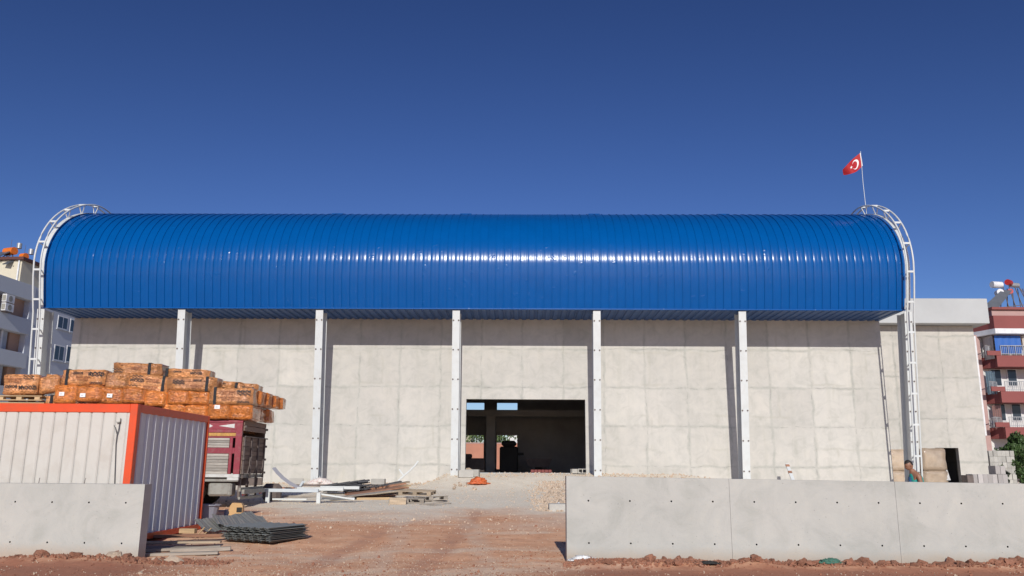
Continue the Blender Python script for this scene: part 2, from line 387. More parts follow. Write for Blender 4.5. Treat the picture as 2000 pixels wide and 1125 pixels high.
M['skin'] = mat('skin', (.30, .145, .09), .55, var=.1, scale=8, bump=.03)
M['hair'] = mat('dark_hair', (.018, .013, .011), .6, bump=.6, bscale=60)
M['shirt'] = mat('teal_vest', (.015, .30, .26), .8, var=.15, scale=6)
M['shirt_navy'] = mat('navy_print', (.02, .07, .17), .8, var=.3, scale=12)
M['shorts'] = mat('dark_trousers', (.05, .055, .075), .85)
M['shoe'] = mat('dark_shoe', (.04, .035, .03), .7)
M['cable'] = mat('cable', (.09, .09, .09), .6, bump=0)
M['yellow_foam'] = mat('yellow_insulation', (.50, .42, .12), .9)
M['paver'] = mat('grey_paver', (.40, .37, .36), .9, var=.1, objvar=.2)
M['pvc_brown'] = mat('brown_pipe', (.42, .16, .075), .5)

# ------------------------------------------------------------------ mesh builder
class MB:
    def __init__(s): s.v = []; s.f = []; s.mi = []; s.sm = []; s.cur = 0; s.smooth = False
    def add(s, vs, fs, smooth=None):
        o = len(s.v); s.v += [tuple(p) for p in vs]
        for f in fs: s.f.append([o + i for i in f]); s.mi.append(s.cur); s.sm.append(s.smooth if smooth is None else smooth)
    def box(s, x0, x1, y0, y1, z0, z1, T=None):
        vs = [Vector((x, y, z)) for x in (x0, x1) for y in (y0, y1) for z in (z0, z1)]
        if T is not None: vs = [T @ v for v in vs]
        s.add(vs, [(0, 1, 3, 2), (4, 6, 7, 5), (0, 4, 5, 1), (2, 3, 7, 6), (0, 2, 6, 4), (1, 5, 7, 3)], False)
    def cbox(s, x0, x1, y0, y1, z0, z1, c=.01, T=None):
        """box with chamfered edges"""
        bm = bmesh.new(); bmesh.ops.create_cube(bm, size=1)
        for v in bm.verts: v.co = Vector((x0 + (v.co.x + .5) * (x1 - x0), y0 + (v.co.y + .5) * (y1 - y0), z0 + (v.co.z + .5) * (z1 - z0)))
        bmesh.ops.bevel(bm, geom=bm.edges[:], offset=c, segments=1, affect='EDGES')
        vs = [v.co.copy() for v in bm.verts]
        if T is not None: vs = [T @ v for v in vs]
        s.add(vs, [[v.index for v in f.verts] for f in bm.faces], False); bm.free()
    def tube(s, pts, r, n=8, caps=True, r2=None):
        pts = [Vector(p) for p in pts]; rings = []
        for i, p in enumerate(pts):
            d = (pts[min(i + 1, len(pts) - 1)] - pts[max(i - 1, 0)]).normalized()
            a = Vector((0, 0, 1)) if abs(d.z) < .9 else Vector((1, 0, 0))
            u = d.cross(a).normalized(); w = d.cross(u).normalized()
            rr = r if r2 is None else r + (r2 - r) * i / max(1, len(pts) - 1)
            rings.append([p + (u * math.cos(2 * math.pi * k / n) + w * math.sin(2 * math.pi * k / n)) * rr for k in range(n)])
        vs = [v for g in rings for v in g]; fs = []
        for i in range(len(pts) - 1):
            for k in range(n):
                fs.append((i * n + k, i * n + (k + 1) % n, (i + 1) * n + (k + 1) % n, (i + 1) * n + k))
        s.add(vs, fs, n > 5)
        if caps: s.add(rings[0], [list(range(n))[::-1]], False); s.add(rings[-1], [list(range(n))], False)
    def poly_extrude(s, pts, d):
        """closed planar polygon (3D points) extruded along vector d"""
        n = len(pts); a = [Vector(p) for p in pts]; b = [p + Vector(d) for p in a]
        s.add(a + b, [list(range(n))[::-1], list(range(n, 2 * n))] + [(i, (i + 1) % n, n + (i + 1) % n, n + i) for i in range(n)], False)
    def beam(s, a, b, w, h):
        """rectangular bar from a to b"""
        a = Vector(a); b = Vector(b); d = (b - a); L = d.length; d.normalize()
        up = Vector((0, 0, 1)) if abs(d.z) < .95 else Vector((0, 1, 0))
        u = d.cross(up).normalized(); w_ = u.cross(d).normalized()
        T = Matrix((u, d, w_)).transposed().to_4x4(); T.translation = a
        s.box(-w / 2, w / 2, 0, L, -h / 2, h / 2, T)
    def mesh(s, name, mats):
        me = bpy.data.meshes.new(name); me.from_pydata(s.v, [], s.f)
        for m in (mats if isinstance(mats, (list, tuple)) else [mats]): me.materials.append(m)
        me.polygons.foreach_set('material_index', s.mi); me.polygons.foreach_set('use_smooth', s.sm)
        bm = bmesh.new(); bm.from_mesh(me); bmesh.ops.recalc_face_normals(bm, faces=bm.faces[:]); bm.to_mesh(me); bm.free()
        me.update(); return me
    def build(s, name, mats, parent=None, **kw):
        return link(name, s.mesh(name, mats), parent, **kw)
def link(name, me, parent=None, loc=None, rot=None, scale=None):
    o = bpy.data.objects.new(name, me); col.objects.link(o)
    if parent: o.parent = parent
    if loc is not None: o.location = loc
    if rot is not None: o.rotation_euler = rot
    if scale is not None: o.scale = scale
    return o
def tag(o, label=None, cat=None, group=None, kind=None):
    if label: o['label'] = label
    if cat: o['category'] = cat
    if group: o['group'] = group
    if kind: o['kind'] = kind
    return o
def thing(name, label, cat, loc=(0, 0, 0), rot=(0, 0, 0), group=None):
    o = bpy.data.objects.new(name, None); col.objects.link(o); o.location = loc; o.rotation_euler = rot
    o.empty_display_size = .2
    return tag(o, label, cat, group)
def copy_tree(o, parent=None):
    c = o.copy(); col.objects.link(c); c.parent = parent
    for ch in [x for x in list(bpy.data.objects) if x.parent == o]: copy_tree(ch, c)
    return c
def wall_holes(mb, u0, u1, z0, z1, y, th, holes):
    """wall in the xz plane with rectangular openings (x0,x1,z0,z1), front face at y"""
    xs = sorted({u0, u1} | {h[i] for h in holes for i in (0, 1)}); zs = sorted({z0, z1} | {h[i] for h in holes for i in (2, 3)})
    inh = lambda x, z: any(h[0] < x < h[1] and h[2] < z < h[3] for h in holes)
    solid = {}
    for i in range(len(xs) - 1):
        for j in range(len(zs) - 1):
            solid[i, j] = not inh((xs[i] + xs[i + 1]) / 2, (zs[j] + zs[j + 1]) / 2)
    for (i, j), sld in solid.items():
        if not sld: continue
        a, b, c, d = xs[i], xs[i + 1], zs[j], zs[j + 1]
        mb.add([(a, y, c), (b, y, c), (b, y, d), (a, y, d)], [(0, 1, 2, 3)])
        mb.add([(a, y + th, c), (b, y + th, c), (b, y + th, d), (a, y + th, d)], [(3, 2, 1, 0)])
        if not solid.get((i - 1, j)): mb.add([(a, y, c), (a, y + th, c), (a, y + th, d), (a, y, d)], [(0, 3, 2, 1)])
        if not solid.get((i + 1, j)): mb.add([(b, y, c), (b, y + th, c), (b, y + th, d), (b, y, d)], [(0, 1, 2, 3)])
        if not solid.get((i, j - 1)): mb.add([(a, y, c), (b, y, c), (b, y + th, c), (a, y + th, c)], [(0, 3, 2, 1)])
        if not solid.get((i, j + 1)): mb.add([(a, y, d), (b, y, d), (b, y + th, d), (a, y + th, d)], [(0, 1, 2, 3)])

# ------------------------------------------------------------------ ground
def axis_pts(segs):
    out = [segs[0][0]]
    for a, b, st in segs:
        k = max(1, round((b - a) / st)); out += [a + (b - a) * (i + 1) / k for i in range(k)]
    return out
gx = axis_pts([(-1500, -200, 260), (-200, -40, 20), (-40, -11, 1.5), (-11, 11, .10), (11, 40, 1.2), (40, 200, 20), (200, 1500, 260)])
gy = axis_pts([(-60, 8, 8), (8, 12.5, .5), (12.5, 21, .08), (21, 44, .35), (44, 90, 4), (90, 300, 30), (300, 1500, 300)])
vs = [(x, y, ground_z(x, y)) for y in gy for x in gx]
nxx = len(gx)
fs = [(j * nxx + i, j * nxx + i + 1, (j + 1) * nxx + i + 1, (j + 1) * nxx + i) for j in range(len(gy) - 1) for i in range(nxx - 1)]
g = MB(); g.add(vs, fs, True)
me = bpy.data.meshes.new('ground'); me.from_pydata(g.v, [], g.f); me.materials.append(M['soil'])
me.polygons.foreach_set('use_smooth', [True] * len(g.f))
tag(link('ground', me), kind='structure')

# ------------------------------------------------------------------ the hall
hall = thing('sports_hall', 'long pale concrete hall under a blue barrel-vaulted sheet metal roof with white steel columns', 'hall', (0, 0, 0), (0, 0, HY))
XL, XR = -23.7, 18.3
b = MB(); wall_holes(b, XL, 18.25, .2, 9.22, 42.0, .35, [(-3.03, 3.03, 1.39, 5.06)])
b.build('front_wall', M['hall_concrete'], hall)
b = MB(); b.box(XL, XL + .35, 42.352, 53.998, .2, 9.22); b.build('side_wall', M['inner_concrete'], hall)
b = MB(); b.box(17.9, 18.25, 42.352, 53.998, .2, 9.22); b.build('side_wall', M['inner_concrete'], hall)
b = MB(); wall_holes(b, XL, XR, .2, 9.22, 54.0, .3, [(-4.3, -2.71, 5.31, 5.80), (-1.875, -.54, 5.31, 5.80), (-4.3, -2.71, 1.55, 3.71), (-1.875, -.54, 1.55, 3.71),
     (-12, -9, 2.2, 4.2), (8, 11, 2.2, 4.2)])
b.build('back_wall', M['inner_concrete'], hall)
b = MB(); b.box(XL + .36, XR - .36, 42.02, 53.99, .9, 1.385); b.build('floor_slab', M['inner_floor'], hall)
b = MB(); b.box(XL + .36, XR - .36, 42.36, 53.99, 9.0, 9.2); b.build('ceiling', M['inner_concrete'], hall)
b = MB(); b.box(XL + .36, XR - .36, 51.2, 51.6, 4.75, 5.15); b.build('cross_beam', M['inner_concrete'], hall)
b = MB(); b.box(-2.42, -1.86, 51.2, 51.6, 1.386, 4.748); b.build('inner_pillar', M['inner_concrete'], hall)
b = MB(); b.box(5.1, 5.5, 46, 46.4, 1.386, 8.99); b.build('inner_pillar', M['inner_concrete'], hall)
b = MB(); b.box(-3.45, 3.6, 41.5, 42.34, 1.0, 1.4); b.build('door_sill', M['plaster_band'], hall)

def roof_profile(off=0.0):
    P = [(39.2, 9.22), (39.04, 9.9), (38.88, 10.7)]
    for i in range(0, 23):
        t = R(63.6) * i / 22; P.append((38.8 + 6.3 * (1 - math.cos(t)), 11.4 + 4.0 * math.sin(t)))
    y0, z0 = P[-1]; rc = 4.0; yc, zc_ = y0 + rc * math.sin(R(17.5)), z0 - rc * math.cos(R(17.5))
    for a_ in (13, 8.5, 4, 0, -4, -8, -12): P.append((yc - rc * math.sin(R(a_)), zc_ + rc * math.cos(R(a_))))
    y1, z1 = P[-1]
    for i in range(1, 13):      # falls away gently to the rear eave
        q = i / 12; P.append((y1 + (56.8 - y1) * math.sin(q * math.pi / 2) ** 1.0, z1 - (z1 - 9.22) * (1 - math.cos(q * math.pi / 2)) ** .92))
    full = P
    out = []
    for i, (y, z) in enumerate(full):
        a = full[max(0, i - 1)]; c = full[min(len(full) - 1, i + 1)]
        ty, tz = c[0] - a[0], c[1] - a[1]; L = math.hypot(ty, tz)
        out.append((y - tz / L * off, z + ty / L * off))
    return out
NP = 106; W = (XR - XL) / NP
cs = [(0.0, 0.0), (0.0, .034), (.020, .034), (.020, 0.0)]
pan = [(.020, .0), (.05, .0055), (.10, .0085), (.15, .0080), (.19, .0062), (.21, .0060), (.24, .0085), (.29, .0088), (.34, .0060), (W, .0)]
b = MB()
for grp, smo in ((cs, False), (pan, True)):
    rows = [roof_profile(o) for _, o in grp]; k = len(grp); npf = len(rows[0])
    vs = [(grp[j][0], rows[j][i][0], rows[j][i][1]) for i in range(npf) for j in range(k)]
    b.add(vs, [(i * k + j, i * k + j + 1, (i + 1) * k + j + 1, (i + 1) * k + j) for i in range(npf - 1) for j in range(k - 1)], True)
me = bpy.data.meshes.new('roof_panel'); me.from_pydata(b.v, [], b.f); me.materials.append(M['roof'])
me.polygons.foreach_set('use_smooth', [True] * len(b.f)); me.update()
# keep the thin upright seam crisp
me.polygons.foreach_set('use_smooth', [True] * len(b.f))
bm = bmesh.new(); bm.from_mesh(me)
for e in bm.edges:
    if len(e.link_faces) == 2 and e.calc_face_angle(0) > R(40): e.smooth = False
bm.to_mesh(me); bm.free()
rnd = random.Random(3)
for i in range(NP):
    link('roof_panel', me, hall, loc=(XL + i * W, rnd.uniform(-.004, .004), rnd.uniform(-.003, .003)), rot=(0, 0, 0))
# soffit sheets between the eave and the wall
b = MB()
b.add([(0, 39.22, 9.20), (0, 41.995, 9.20), (.02, 41.995, 9.20), (.02, 39.22, 9.20)], [(0, 1, 2, 3)])
b.poly_extrude([(0.02, 39.22, 9.21), (.10, 39.22, 9.21), (.13, 39.22, 9.165), (.33, 39.22, 9.165), (.36, 39.22, 9.21), (W, 39.22, 9.21), (W, 39.22, 9.218), (.02, 39.22, 9.218)], (0, 2.77, 0))
me = b.mesh('soffit_panel', M['roof_under'])
for i in range(NP): link('soffit_panel', me, hall, loc=(XL + i * W, 0, 0))
b = MB(); b.cbox(XL - .02, XR + .02, 39.14, 39.20, 9.17, 9.235, .008); b.build('eave_trim', M['roof'], hall)
b = MB(); b.cbox(XL - .02, XR + .02, 96 - 39.20, 96 - 39.14, 9.17, 9.235, .008); b.build('eave_trim', M['roof'], hall)
# gable closures under the vault
for X in (XL + .03, XR - .05):
    pr = roof_profile(-.03); b = MB()
    b.poly_extrude([(X, y, z) for y, z in pr] , (.02, 0, 0)); b.build('gable_sheet', M['roof_under'], hall)
b = MB(); b.box(XL + .1, XR - .1, 54.3, 56.7, 9.17, 9.2); b.build('rear_soffit', M['roof_under'], hall)
for i, px in enumerate((660, 910, 1160, 1412, 418)):
    p = hat(px, 418, 42.6)
    b = MB(); b.cbox(-.34, .34, -.25, .25, 0, .15, .02); b.cbox(-.26, .26, -.2, .2, -.2, .0, .02)
    b.build('ridge_vent', M['roof'], hall, loc=(p.x, 42.7, 15.05 if i < 4 else 15.0), rot=(R(15), 0, 0), scale=(.9, 1, .7))

# columns: leaning H sections with bolt pairs
def column_face(z): return 40.1 + (39.25 - 40.1) * (z - .85) / (9.15 - .85)
def make_column(x):
    w = .36; c = MB()
    za, zb = .78, 9.14
    c.poly_extrude([(x - .012, column_face(za) + .025, za), (x - .012, column_face(zb) + .025, zb), (x - .012, column_face(zb) + .80, zb), (x - .012, column_face(za) + .80, za)], (.024, 0, 0))
    o = c.build('column', M['white_steel'], hall)
    for nm, dy, top in (('front_flange', 0, 9.14), ('back_flange', .80, 9.12)):
        f = MB()
        f.poly_extrude([(x - w / 2, column_face(za) + dy, za), (x - w / 2, column_face(top) + dy, top), (x - w / 2, column_face(top) + dy + .024, top), (x - w / 2, column_face(za) + dy + .024, za)], (w, 0, 0))
        f.build(nm, M['white_steel'], o)
    f = MB(); f.cbox(x - .32, x + .32, 39.85, 41.15, .80, .84, .006)
    for s in (-1, 1):
        f.poly_extrude([(x + s * .182, 40.35, .84), (x + s * .31, 40.35, .84), (x + s * .182, 40.35, 1.25)], (0, .02, 0))
        f.poly_extrude([(x + s * .05, 40.09, .84), (x + s * .05, 39.87, .84), (x + s * .05, 40.06, 1.2)], (.015 * s, 0, 0))
    f.build('base_plate', M['white_steel'], o)
    z = 1.55
    hm = bolt_mesh
    while z < 9:
        for s in (-1, 1): link('bolt', hm, o, loc=(x + s * .125, column_face(z), z))
        z += 1.42
    return o
b = MB(); b.tube([(0, .0, 0), (0, -.03, 0)], .040, 6); bolt_mesh = b.mesh('bolt', M['rust_steel'])
CX = [-23.88, -16.9, -10.1, -3.4, 3.45, 10.5, 18.48]
for x in CX: make_column(x)
# back row of columns, plain
for x in CX[:3] + CX[4:]:
    b = MB(); b.box(x - .18, x + .18, 55.9, 56.6, .6, 9.14); b.build('rear_column', M['white_steel'], hall)
# arched ladder trusses beyond both ends of the roof
def arch_path(off):
    P = [(column_face(z) - off, z) for z in (.86, 2.2, 3.6, 5.0, 6.4, 7.8, 8.9)]
    P += roof_profile(off)
    P += [(96 - y, z) for y, z in P[6::-1]]
    return P
def resample(P, step):
    out = [P[0]]; acc = 0
    for a, c in zip(P, P[1:]):
        L = math.hypot(c[0] - a[0], c[1] - a[1]); d = step - acc
        while d < L:
            out.append((a[0] + (c[0] - a[0]) * d / L, a[1] + (c[1] - a[1]) * d / L)); d += step
        acc = (acc + L) % step
    return out
for xa, xb, xr in ((-23.62, -23.95, -23.82), (18.20, 18.52, 18.44)):
    arch = bpy.data.objects.new('arch_truss', None); col.objects.link(arch); arch.parent = hall
    outer = arch_path(.50)
    for x in (xa, xb):
        b = MB(); b.tube([(x, y, z) for y, z in outer], .042, 8); b.build('outer_chord', M['white_steel'], arch)
    b = MB(); ip = roof_profile(.0)
    for w0, w1, o0, o1 in ((xr - .11, xr + .11, .02, .05),):
        A = roof_profile(.03); B2 = roof_profile(.06)
        for i in range(len(A) - 1):
            b.add([(w0, *A[i]), (w1, *A[i]), (w1, *A[i + 1]), (w0, *A[i + 1]), (w0, *B2[i]), (w1, *B2[i]), (w1, *B2[i + 1]), (w0, *B2[i + 1])],
                  [(0, 1, 2, 3), (4, 7, 6, 5), (0, 3, 7, 4), (1, 5, 6, 2)])
    b.build('inner_rib', M['white_steel'], arch)
    pi = arch_path(.05)
    # rungs and struts
    ra = resample(outer, 1.45); 
    b0 = MB(); b0.beam((xa, 0, 0), (xb, 0, 0), .05, .09); rm = b0.mesh('rung', M['white_steel'])
    for y, z in ra[1:]:
        link('rung', rm, arch, loc=(0, y, z))
        j = min(range(len(pi)), key=lambda k: (pi[k][0] - y) ** 2 + (pi[k][1] - z) ** 2)
        # closest point on inner path
        best = None
        for k in (j - 1, j):
            if 0 <= k < len(pi) - 1:
                a = Vector(pi[k]); c = Vector(pi[k + 1]); t = max(0, min(1, (Vector((y, z)) - a).dot(c - a) / (c - a).length_squared))
                q = a + (c - a) * t; d = (q - Vector((y, z))).length
                if best is None or d < best[0]: best = (d, q)
        q = best[1]
        b = MB(); b.beam((xa, y, z), (xr, q.x, q.y), .04, .04); b.beam((xb, y, z), (xr + (.05 if xb > xr else -.05), q.x, q.y), .04, .04)
        b.build('strut', M['white_steel'], arch)

# ------------------------------------------------------------------ annex to the right of the hall
annex = thing('annex_building', 'plain concrete side building with a smooth grey parapet band right of the blue roof', 'building', (0, 0, 0), (0, 0, HY))
b = MB(); wall_holes(b, 14.0, 25.2, .3, 9.62, 46.0, .3, [(22.4, 23.65, .92, 2.86)]); b.build('front_wall', M['annex_concrete'], annex)
b = MB(); b.box(24.9, 25.2, 46.302, 56, .3, 9.62); b.build('side_wall', M['annex_concrete'], annex)
b = MB(); b.box(18.6, 18.9, 46.302, 56, .3, 9.62); b.build('side_wall', M['annex_concrete'], annex)
b = MB(); b.box(18.6, 25.2, 56.002, 56.3, .3, 9.62); b.build('back_wall', M['annex_concrete'], annex)
b = MB(); b.box(18.9, 24.9, 46.302, 56, .4, .9); b.build('floor_slab', M['inner_floor'], annex)
b = MB(); b.cbox(14.0, 25.75, 45.25, 57, 9.64, 11.05, .02); b.build('parapet_band', M['plaster_band'], annex)
b = MB(); b.cbox(22.3, 23.75, 45.7, 46.28, .8, .915, .01); b.build('door_step', M['plaster_band'], annex)

# ------------------------------------------------------------------ retaining walls with tie holes
def tie_wall(name, label, x0, x1, y0, y1, zt0, zt1, cuts, holes, th=.3):
    """front face along x0..x1; cuts = joint positions; holes = [(x,z)]"""
    w = thing(name, label, 'wall')
    L = x1 - x0
    fy = lambda x: y0 + (y1 - y0) * (x - x0) / L
    ft = lambda x: zt0 + (zt1 - zt0) * (x - x0) / L
    xs = [x0] + cuts + [x1]
    for a, c in zip(xs, xs[1:]):
        ga = a + (.0022 if a != x0 else 0); gc = c - (.0022 if c != x1 else 0)
        hs = [h for h in holes if a < h[0] < c]
        mb = MB()
        zr = sorted({round(h[1], 3) for h in hs}); r = .017; q = .12
        zcuts = [-.5] + [z + d for z in zr for d in (-q, q)] + [None]
        hx = sorted({round(h[0], 3) for h in hs}); xc = [ga] + [x + d for x in hx for d in (-q, q)] + [gc]
        top = lambda x: ft(x)
        for i in range(len(xc) - 1):
            for j in range(len(zcuts) - 1):
                xa, xb = xc[i], xc[i + 1]; z0 = zcuts[j]; z1 = zcuts[j + 1]
                za1, zb1 = (top(xa), top(xb)) if z1 is None else (z1, z1)
                hit = [h for h in hs if xa < h[0] < xb and z1 is not None and z0 < h[1] < z1]
                if hit:
                    X, Z = hit[0]
                    sq = [(xa, z0), ((xa + xb) / 2, z0), (xb, z0), (xb, (z0 + z1) / 2), (xb, z1), ((xa + xb) / 2, z1), (xa, z1), (xa, (z0 + z1) / 2)]
                    oc = [(X + r * math.cos(R(225 + 45 * k)), Z + r * math.sin(R(225 + 45 * k))) for k in range(8)]
                    V = [(p[0], fy(p[0]), p[1]) for p in sq] + [(p[0], fy(p[0]), p[1]) for p in oc] + [(p[0], fy(p[0]) + .12, p[1]) for p in oc]
                    mb.cur = 0; mb.add(V[:16], [(k, (k + 1) % 8, 8 + (k + 1) % 8, 8 + k) for k in range(8)])
                    mb.cur = 1; mb.add(V[8:], [(k, (k + 1) % 8, 8 + (k + 1) % 8, 8 + k) for k in range(8)] + [list(range(8, 16))])
                    mb.cur = 0
                else:
                    mb.add([(xa, fy(xa), z0), (xb, fy(xb), z0), (xb, fy(xb), zb1), (xa, fy(xa), za1)], [(0, 1, 2, 3)])
        A = [(ga, fy(ga)), (gc, fy(gc))]
        ta, tc = ft(ga), ft(gc)
        mb.add([(ga, fy(ga), ta), (gc, fy(gc), tc), (gc, fy(gc) + th, tc), (ga, fy(ga) + th, ta)], [(0, 1, 2, 3)])
        mb.add([(ga, fy(ga) + th, -.5), (gc, fy(gc) + th, -.5), (gc, fy(gc) + th, tc), (ga, fy(ga) + th, ta)], [(3, 2, 1, 0)])
        mb.add([(ga, fy(ga), -.5), (ga, fy(ga) + th, -.5), (ga, fy(ga) + th, ta), (ga, fy(ga), ta)], [(3, 2, 1, 0)])
        mb.add([(gc, fy(gc), -.5), (gc, fy(gc) + th, -.5), (gc, fy(gc) + th, tc), (gc, fy(gc), tc)], [(0, 1, 2, 3)])
        me = bpy.data.meshes.new('wall_section'); me.from_pydata(mb.v, [], mb.f)
        me.materials.append(M['wall_concrete']); me.materials.append(M['dark_hole'])
        me.polygons.foreach_set('material_index', mb.mi)
        bm = bmesh.new(); bm.from_mesh(me); bmesh.ops.remove_doubles(bm, verts=bm.verts[:], dist=.0005)
        bmesh.ops.recalc_face_normals(bm, faces=bm.faces[:]); bm.to_mesh(me); bm.free()
        link('wall_section', me, w)
    return w
def wall_px(px, py, y0, y1, x0, x1):
    d = ray(px, py); # plane y = y0 + k (x-x0)
    k = (y1 - y0) / (x1 - x0); t = (y0 - k * x0) / (d.y - k * d.x); p = EYE + d * t; return p.x, p.z
RW = dict(x0=1.01, x1=13.5, y0=15.3, y1=14.95)
hp = []
for row, py0, py1 in ((0, 967, 990), (1, 1047.5, 1075)):
    for k in range(14):
        px = 1149 + 81.0 * k
        hp.append(wall_px(px, py0 + (py1 - py0) * (px - 1149) / 810, RW['y0'], RW['y1'], RW['x0'], RW['x1']))
zr0 = sum(h[1] for h in hp[:14]) / 14; zr1 = sum(h[1] for h in hp[14:]) / 14
hp = [(round(h[0], 3), round(zr0 if i < 14 else zr1, 3)) for i, h in enumerate(hp)]
hp = [(hp[i % 14][0], h[1]) for i, h in enumerate(hp)]
cuts = [wall_px(p, 1020, RW['y0'], RW['y1'], RW['x0'], RW['x1'])[0] for p in (1427.5, 1754, 2090)]
tz0 = wall_px(1108, 930, RW['y0'], RW['y1'], RW['x0'], RW['x1'])[1]; tz1 = wall_px(2000, 945, RW['y0'], RW['y1'], RW['x0'], RW['x1'])[1]
tz1 = tz0 + (tz1 - tz0) * (RW['x1'] - RW['x0']) / (wall_px(2000, 945, RW['y0'], RW['y1'], RW['x0'], RW['x1'])[0] - RW['x0'])
rw = tie_wall('retaining_wall', 'long low grey concrete retaining wall with rows of tie holes on the right', RW['x0'], RW['x1'], RW['y0'], RW['y1'], tz0, tz1, cuts, hp)
LW = dict(x0=-14.0, x1=-6.64, y0=15.75, y1=15.3)
hq = []
for k in range(-3, 4):
    hq.append(wall_px(30 + 72 * k, 978 + 8 * 0.03 * k, LW['y0'], LW['y1'], LW['x0'], LW['x1']))
xs_ = [round(h[0], 3) for h in hq]; za = wall_px(140, 981, LW['y0'], LW['y1'], LW['x0'], LW['x1'])[1]; zb = wall_px(140, 1060, LW['y0'], LW['y1'], LW['x0'], LW['x1'])[1]
tlw = [wall_px(p, y, LW['y0'], LW['y1'], LW['x0'], LW['x1'])[1] for p, y in ((0, 940), (289, 946))]
lw = tie_wall('retaining_wall', 'short grey concrete retaining wall in front of the white site cabin', LW['x0'], LW['x1'], LW['y0'], LW['y1'], tlw[0] - .03, tlw[1], [-11.9], [(x, round(z, 3)) for x in xs_ for z in (za, zb)])
for k in range(7):
    x = -12.2 + k * .85
    b = MB(); z = 1.325; b.tube([(x, 15.7, z - .08), (x + .01, 15.7, z + .05), (x - .02 + .01 * k, 15.69, z + .085)], .006, 5); b.build('starter_wire', M['rust_steel'], lw)

# ------------------------------------------------------------------ site cabin
cabin = thing('site_cabin', 'white ribbed site cabin with orange corner posts behind the left concrete wall', 'cabin')
fx = at(269, 800, 16.45).x; nearY = 16.45; farY = 20.45; cz0, cz1 = .17, at(269, 789, nearY).z
x0c = -14.6
Fw = .15
def cb(name, m, *a, c=.008):
    b_ = MB(); b_.cbox(*a, c); return b_.build(name, M[m], cabin)
cb('top_rail', 'container_orange', x0c, fx - Fw - .001, nearY, nearY + .1, cz1 - .17, cz1)
cb('bottom_rail', 'container_orange', x0c, fx - Fw - .001, nearY, nearY + .1, cz0, cz0 + .15)
cb('corner_post', 'container_orange', fx - Fw, fx, nearY - .004, nearY + .16, cz0 - .004, cz1 + .004)
cb('corner_post', 'container_orange', fx - .06, fx + .004, farY - .08, farY, cz0, cz1)
cb('corner_post', 'container_orange', x0c - .15, x0c - .001, nearY, nearY + .16, cz0, cz1)
cb('side_top_rail', 'container_orange', fx - .1, fx - .002, nearY + .162, farY - .082, cz1 - .16, cz1 - .002)
cb('side_bottom_rail', 'container_orange', fx - .1, fx - .002, nearY + .162, farY - .082, cz0, cz0 + .12)
cb('cabin_roof', 'container_grey', x0c, fx - .1, nearY + .1, farY - .05, cz1 - .12, cz1 - .04)
cb('back_wall', 'container_white', x0c, fx - .1, farY - .07, farY - .01, cz0 + .05, cz1 - .12)
cb('cabin_floor', 'truck_grey', x0c, fx - .1, nearY + .12, farY - .08, cz0 + .02, cz0 + .1)
# front wall panels: trapezoid joints every 24 cm
pw = .243
b = MB(); b.poly_extrude([(0.006, .035, 0), (.03, .018, 0), (pw - .03, .018, 0), (pw - .006, .035, 0), (pw - .006, .05, 0), (0.006, .05, 0)], (0, 0, cz1 - .17 - cz0 - .15))
pm = b.mesh('wall_panel', M['container_white'])
x = fx - Fw - .04; 
while x - pw > x0c: 
    x -= pw; link('wall_panel', pm, cabin, loc=(x, nearY, cz0 + .15))
b = MB(); b.box(x0c, fx - Fw, nearY + .052, nearY + .07, cz0 + .15, cz1 - .17); b.build('wall_backing', M['container_grey'], cabin)
b = MB(); b.box(fx - Fw - .04, fx - Fw - .001, nearY + .02, nearY + .05, cz0 + .151, cz1 - .171); b.build('edge_strip', M['container_white'], cabin)
nside = 11; sw = (farY - .085 - nearY - .165) / nside
b = MB(); b.poly_extrude([(-.045, 0, 0), (-.045, sw * .12, 0), (-.002, sw * .2, 0), (-.002, sw * .32, 0), (-.045, sw * .40, 0), (-.045, sw, 0), (-.054, sw, 0), (-.054, 0, 0)], (0, 0, cz1 - .16 - cz0 - .12))
sm_ = b.mesh('side_panel', M['container_grey'])
for i in range(nside): link('side_panel', sm_, cabin, loc=(fx - .002, nearY + .163 + i * sw, cz0 + .12))
b = MB(); b.box(fx - .08, fx - .055, nearY + .16, farY - .08, cz0 + .1, cz1 - .15); b.build('side_backing', M['container_grey'], cabin)
# hook and cable on the front
p = at(233, 825, nearY - .01)
b = MB(); b.box(p.x - .05, p.x + .03, p.y - .03, p.y + .03, p.z - .005, p.z + .012); b.box(p.x + .02, p.x + .03, p.y - .03, p.y, p.z, p.z + .08)
b.build('wall_hook', M['truck_grey'], cabin)
b = MB(); q = at(229, 838, nearY - .0); e = at(224, 946, nearY)
b.tube([(p.x + .01, nearY - .01, p.z), (q.x + .04, nearY - .02, q.z), (q.x + .015, nearY - .015, q.z - .12), (q.x + .01, nearY - .006, q.z - .3), (e.x, nearY - .004, e.z), (e.x, nearY, e.z - .5)], .009, 5)
b.tube([(q.x - .06, nearY - .02, q.z + .07), (q.x - .03, nearY - .02, q.z + .02), (q.x + .015, nearY - .02, q.z - .1)], .008, 5)
b.build('hanging_cable', M['cable'], cabin)

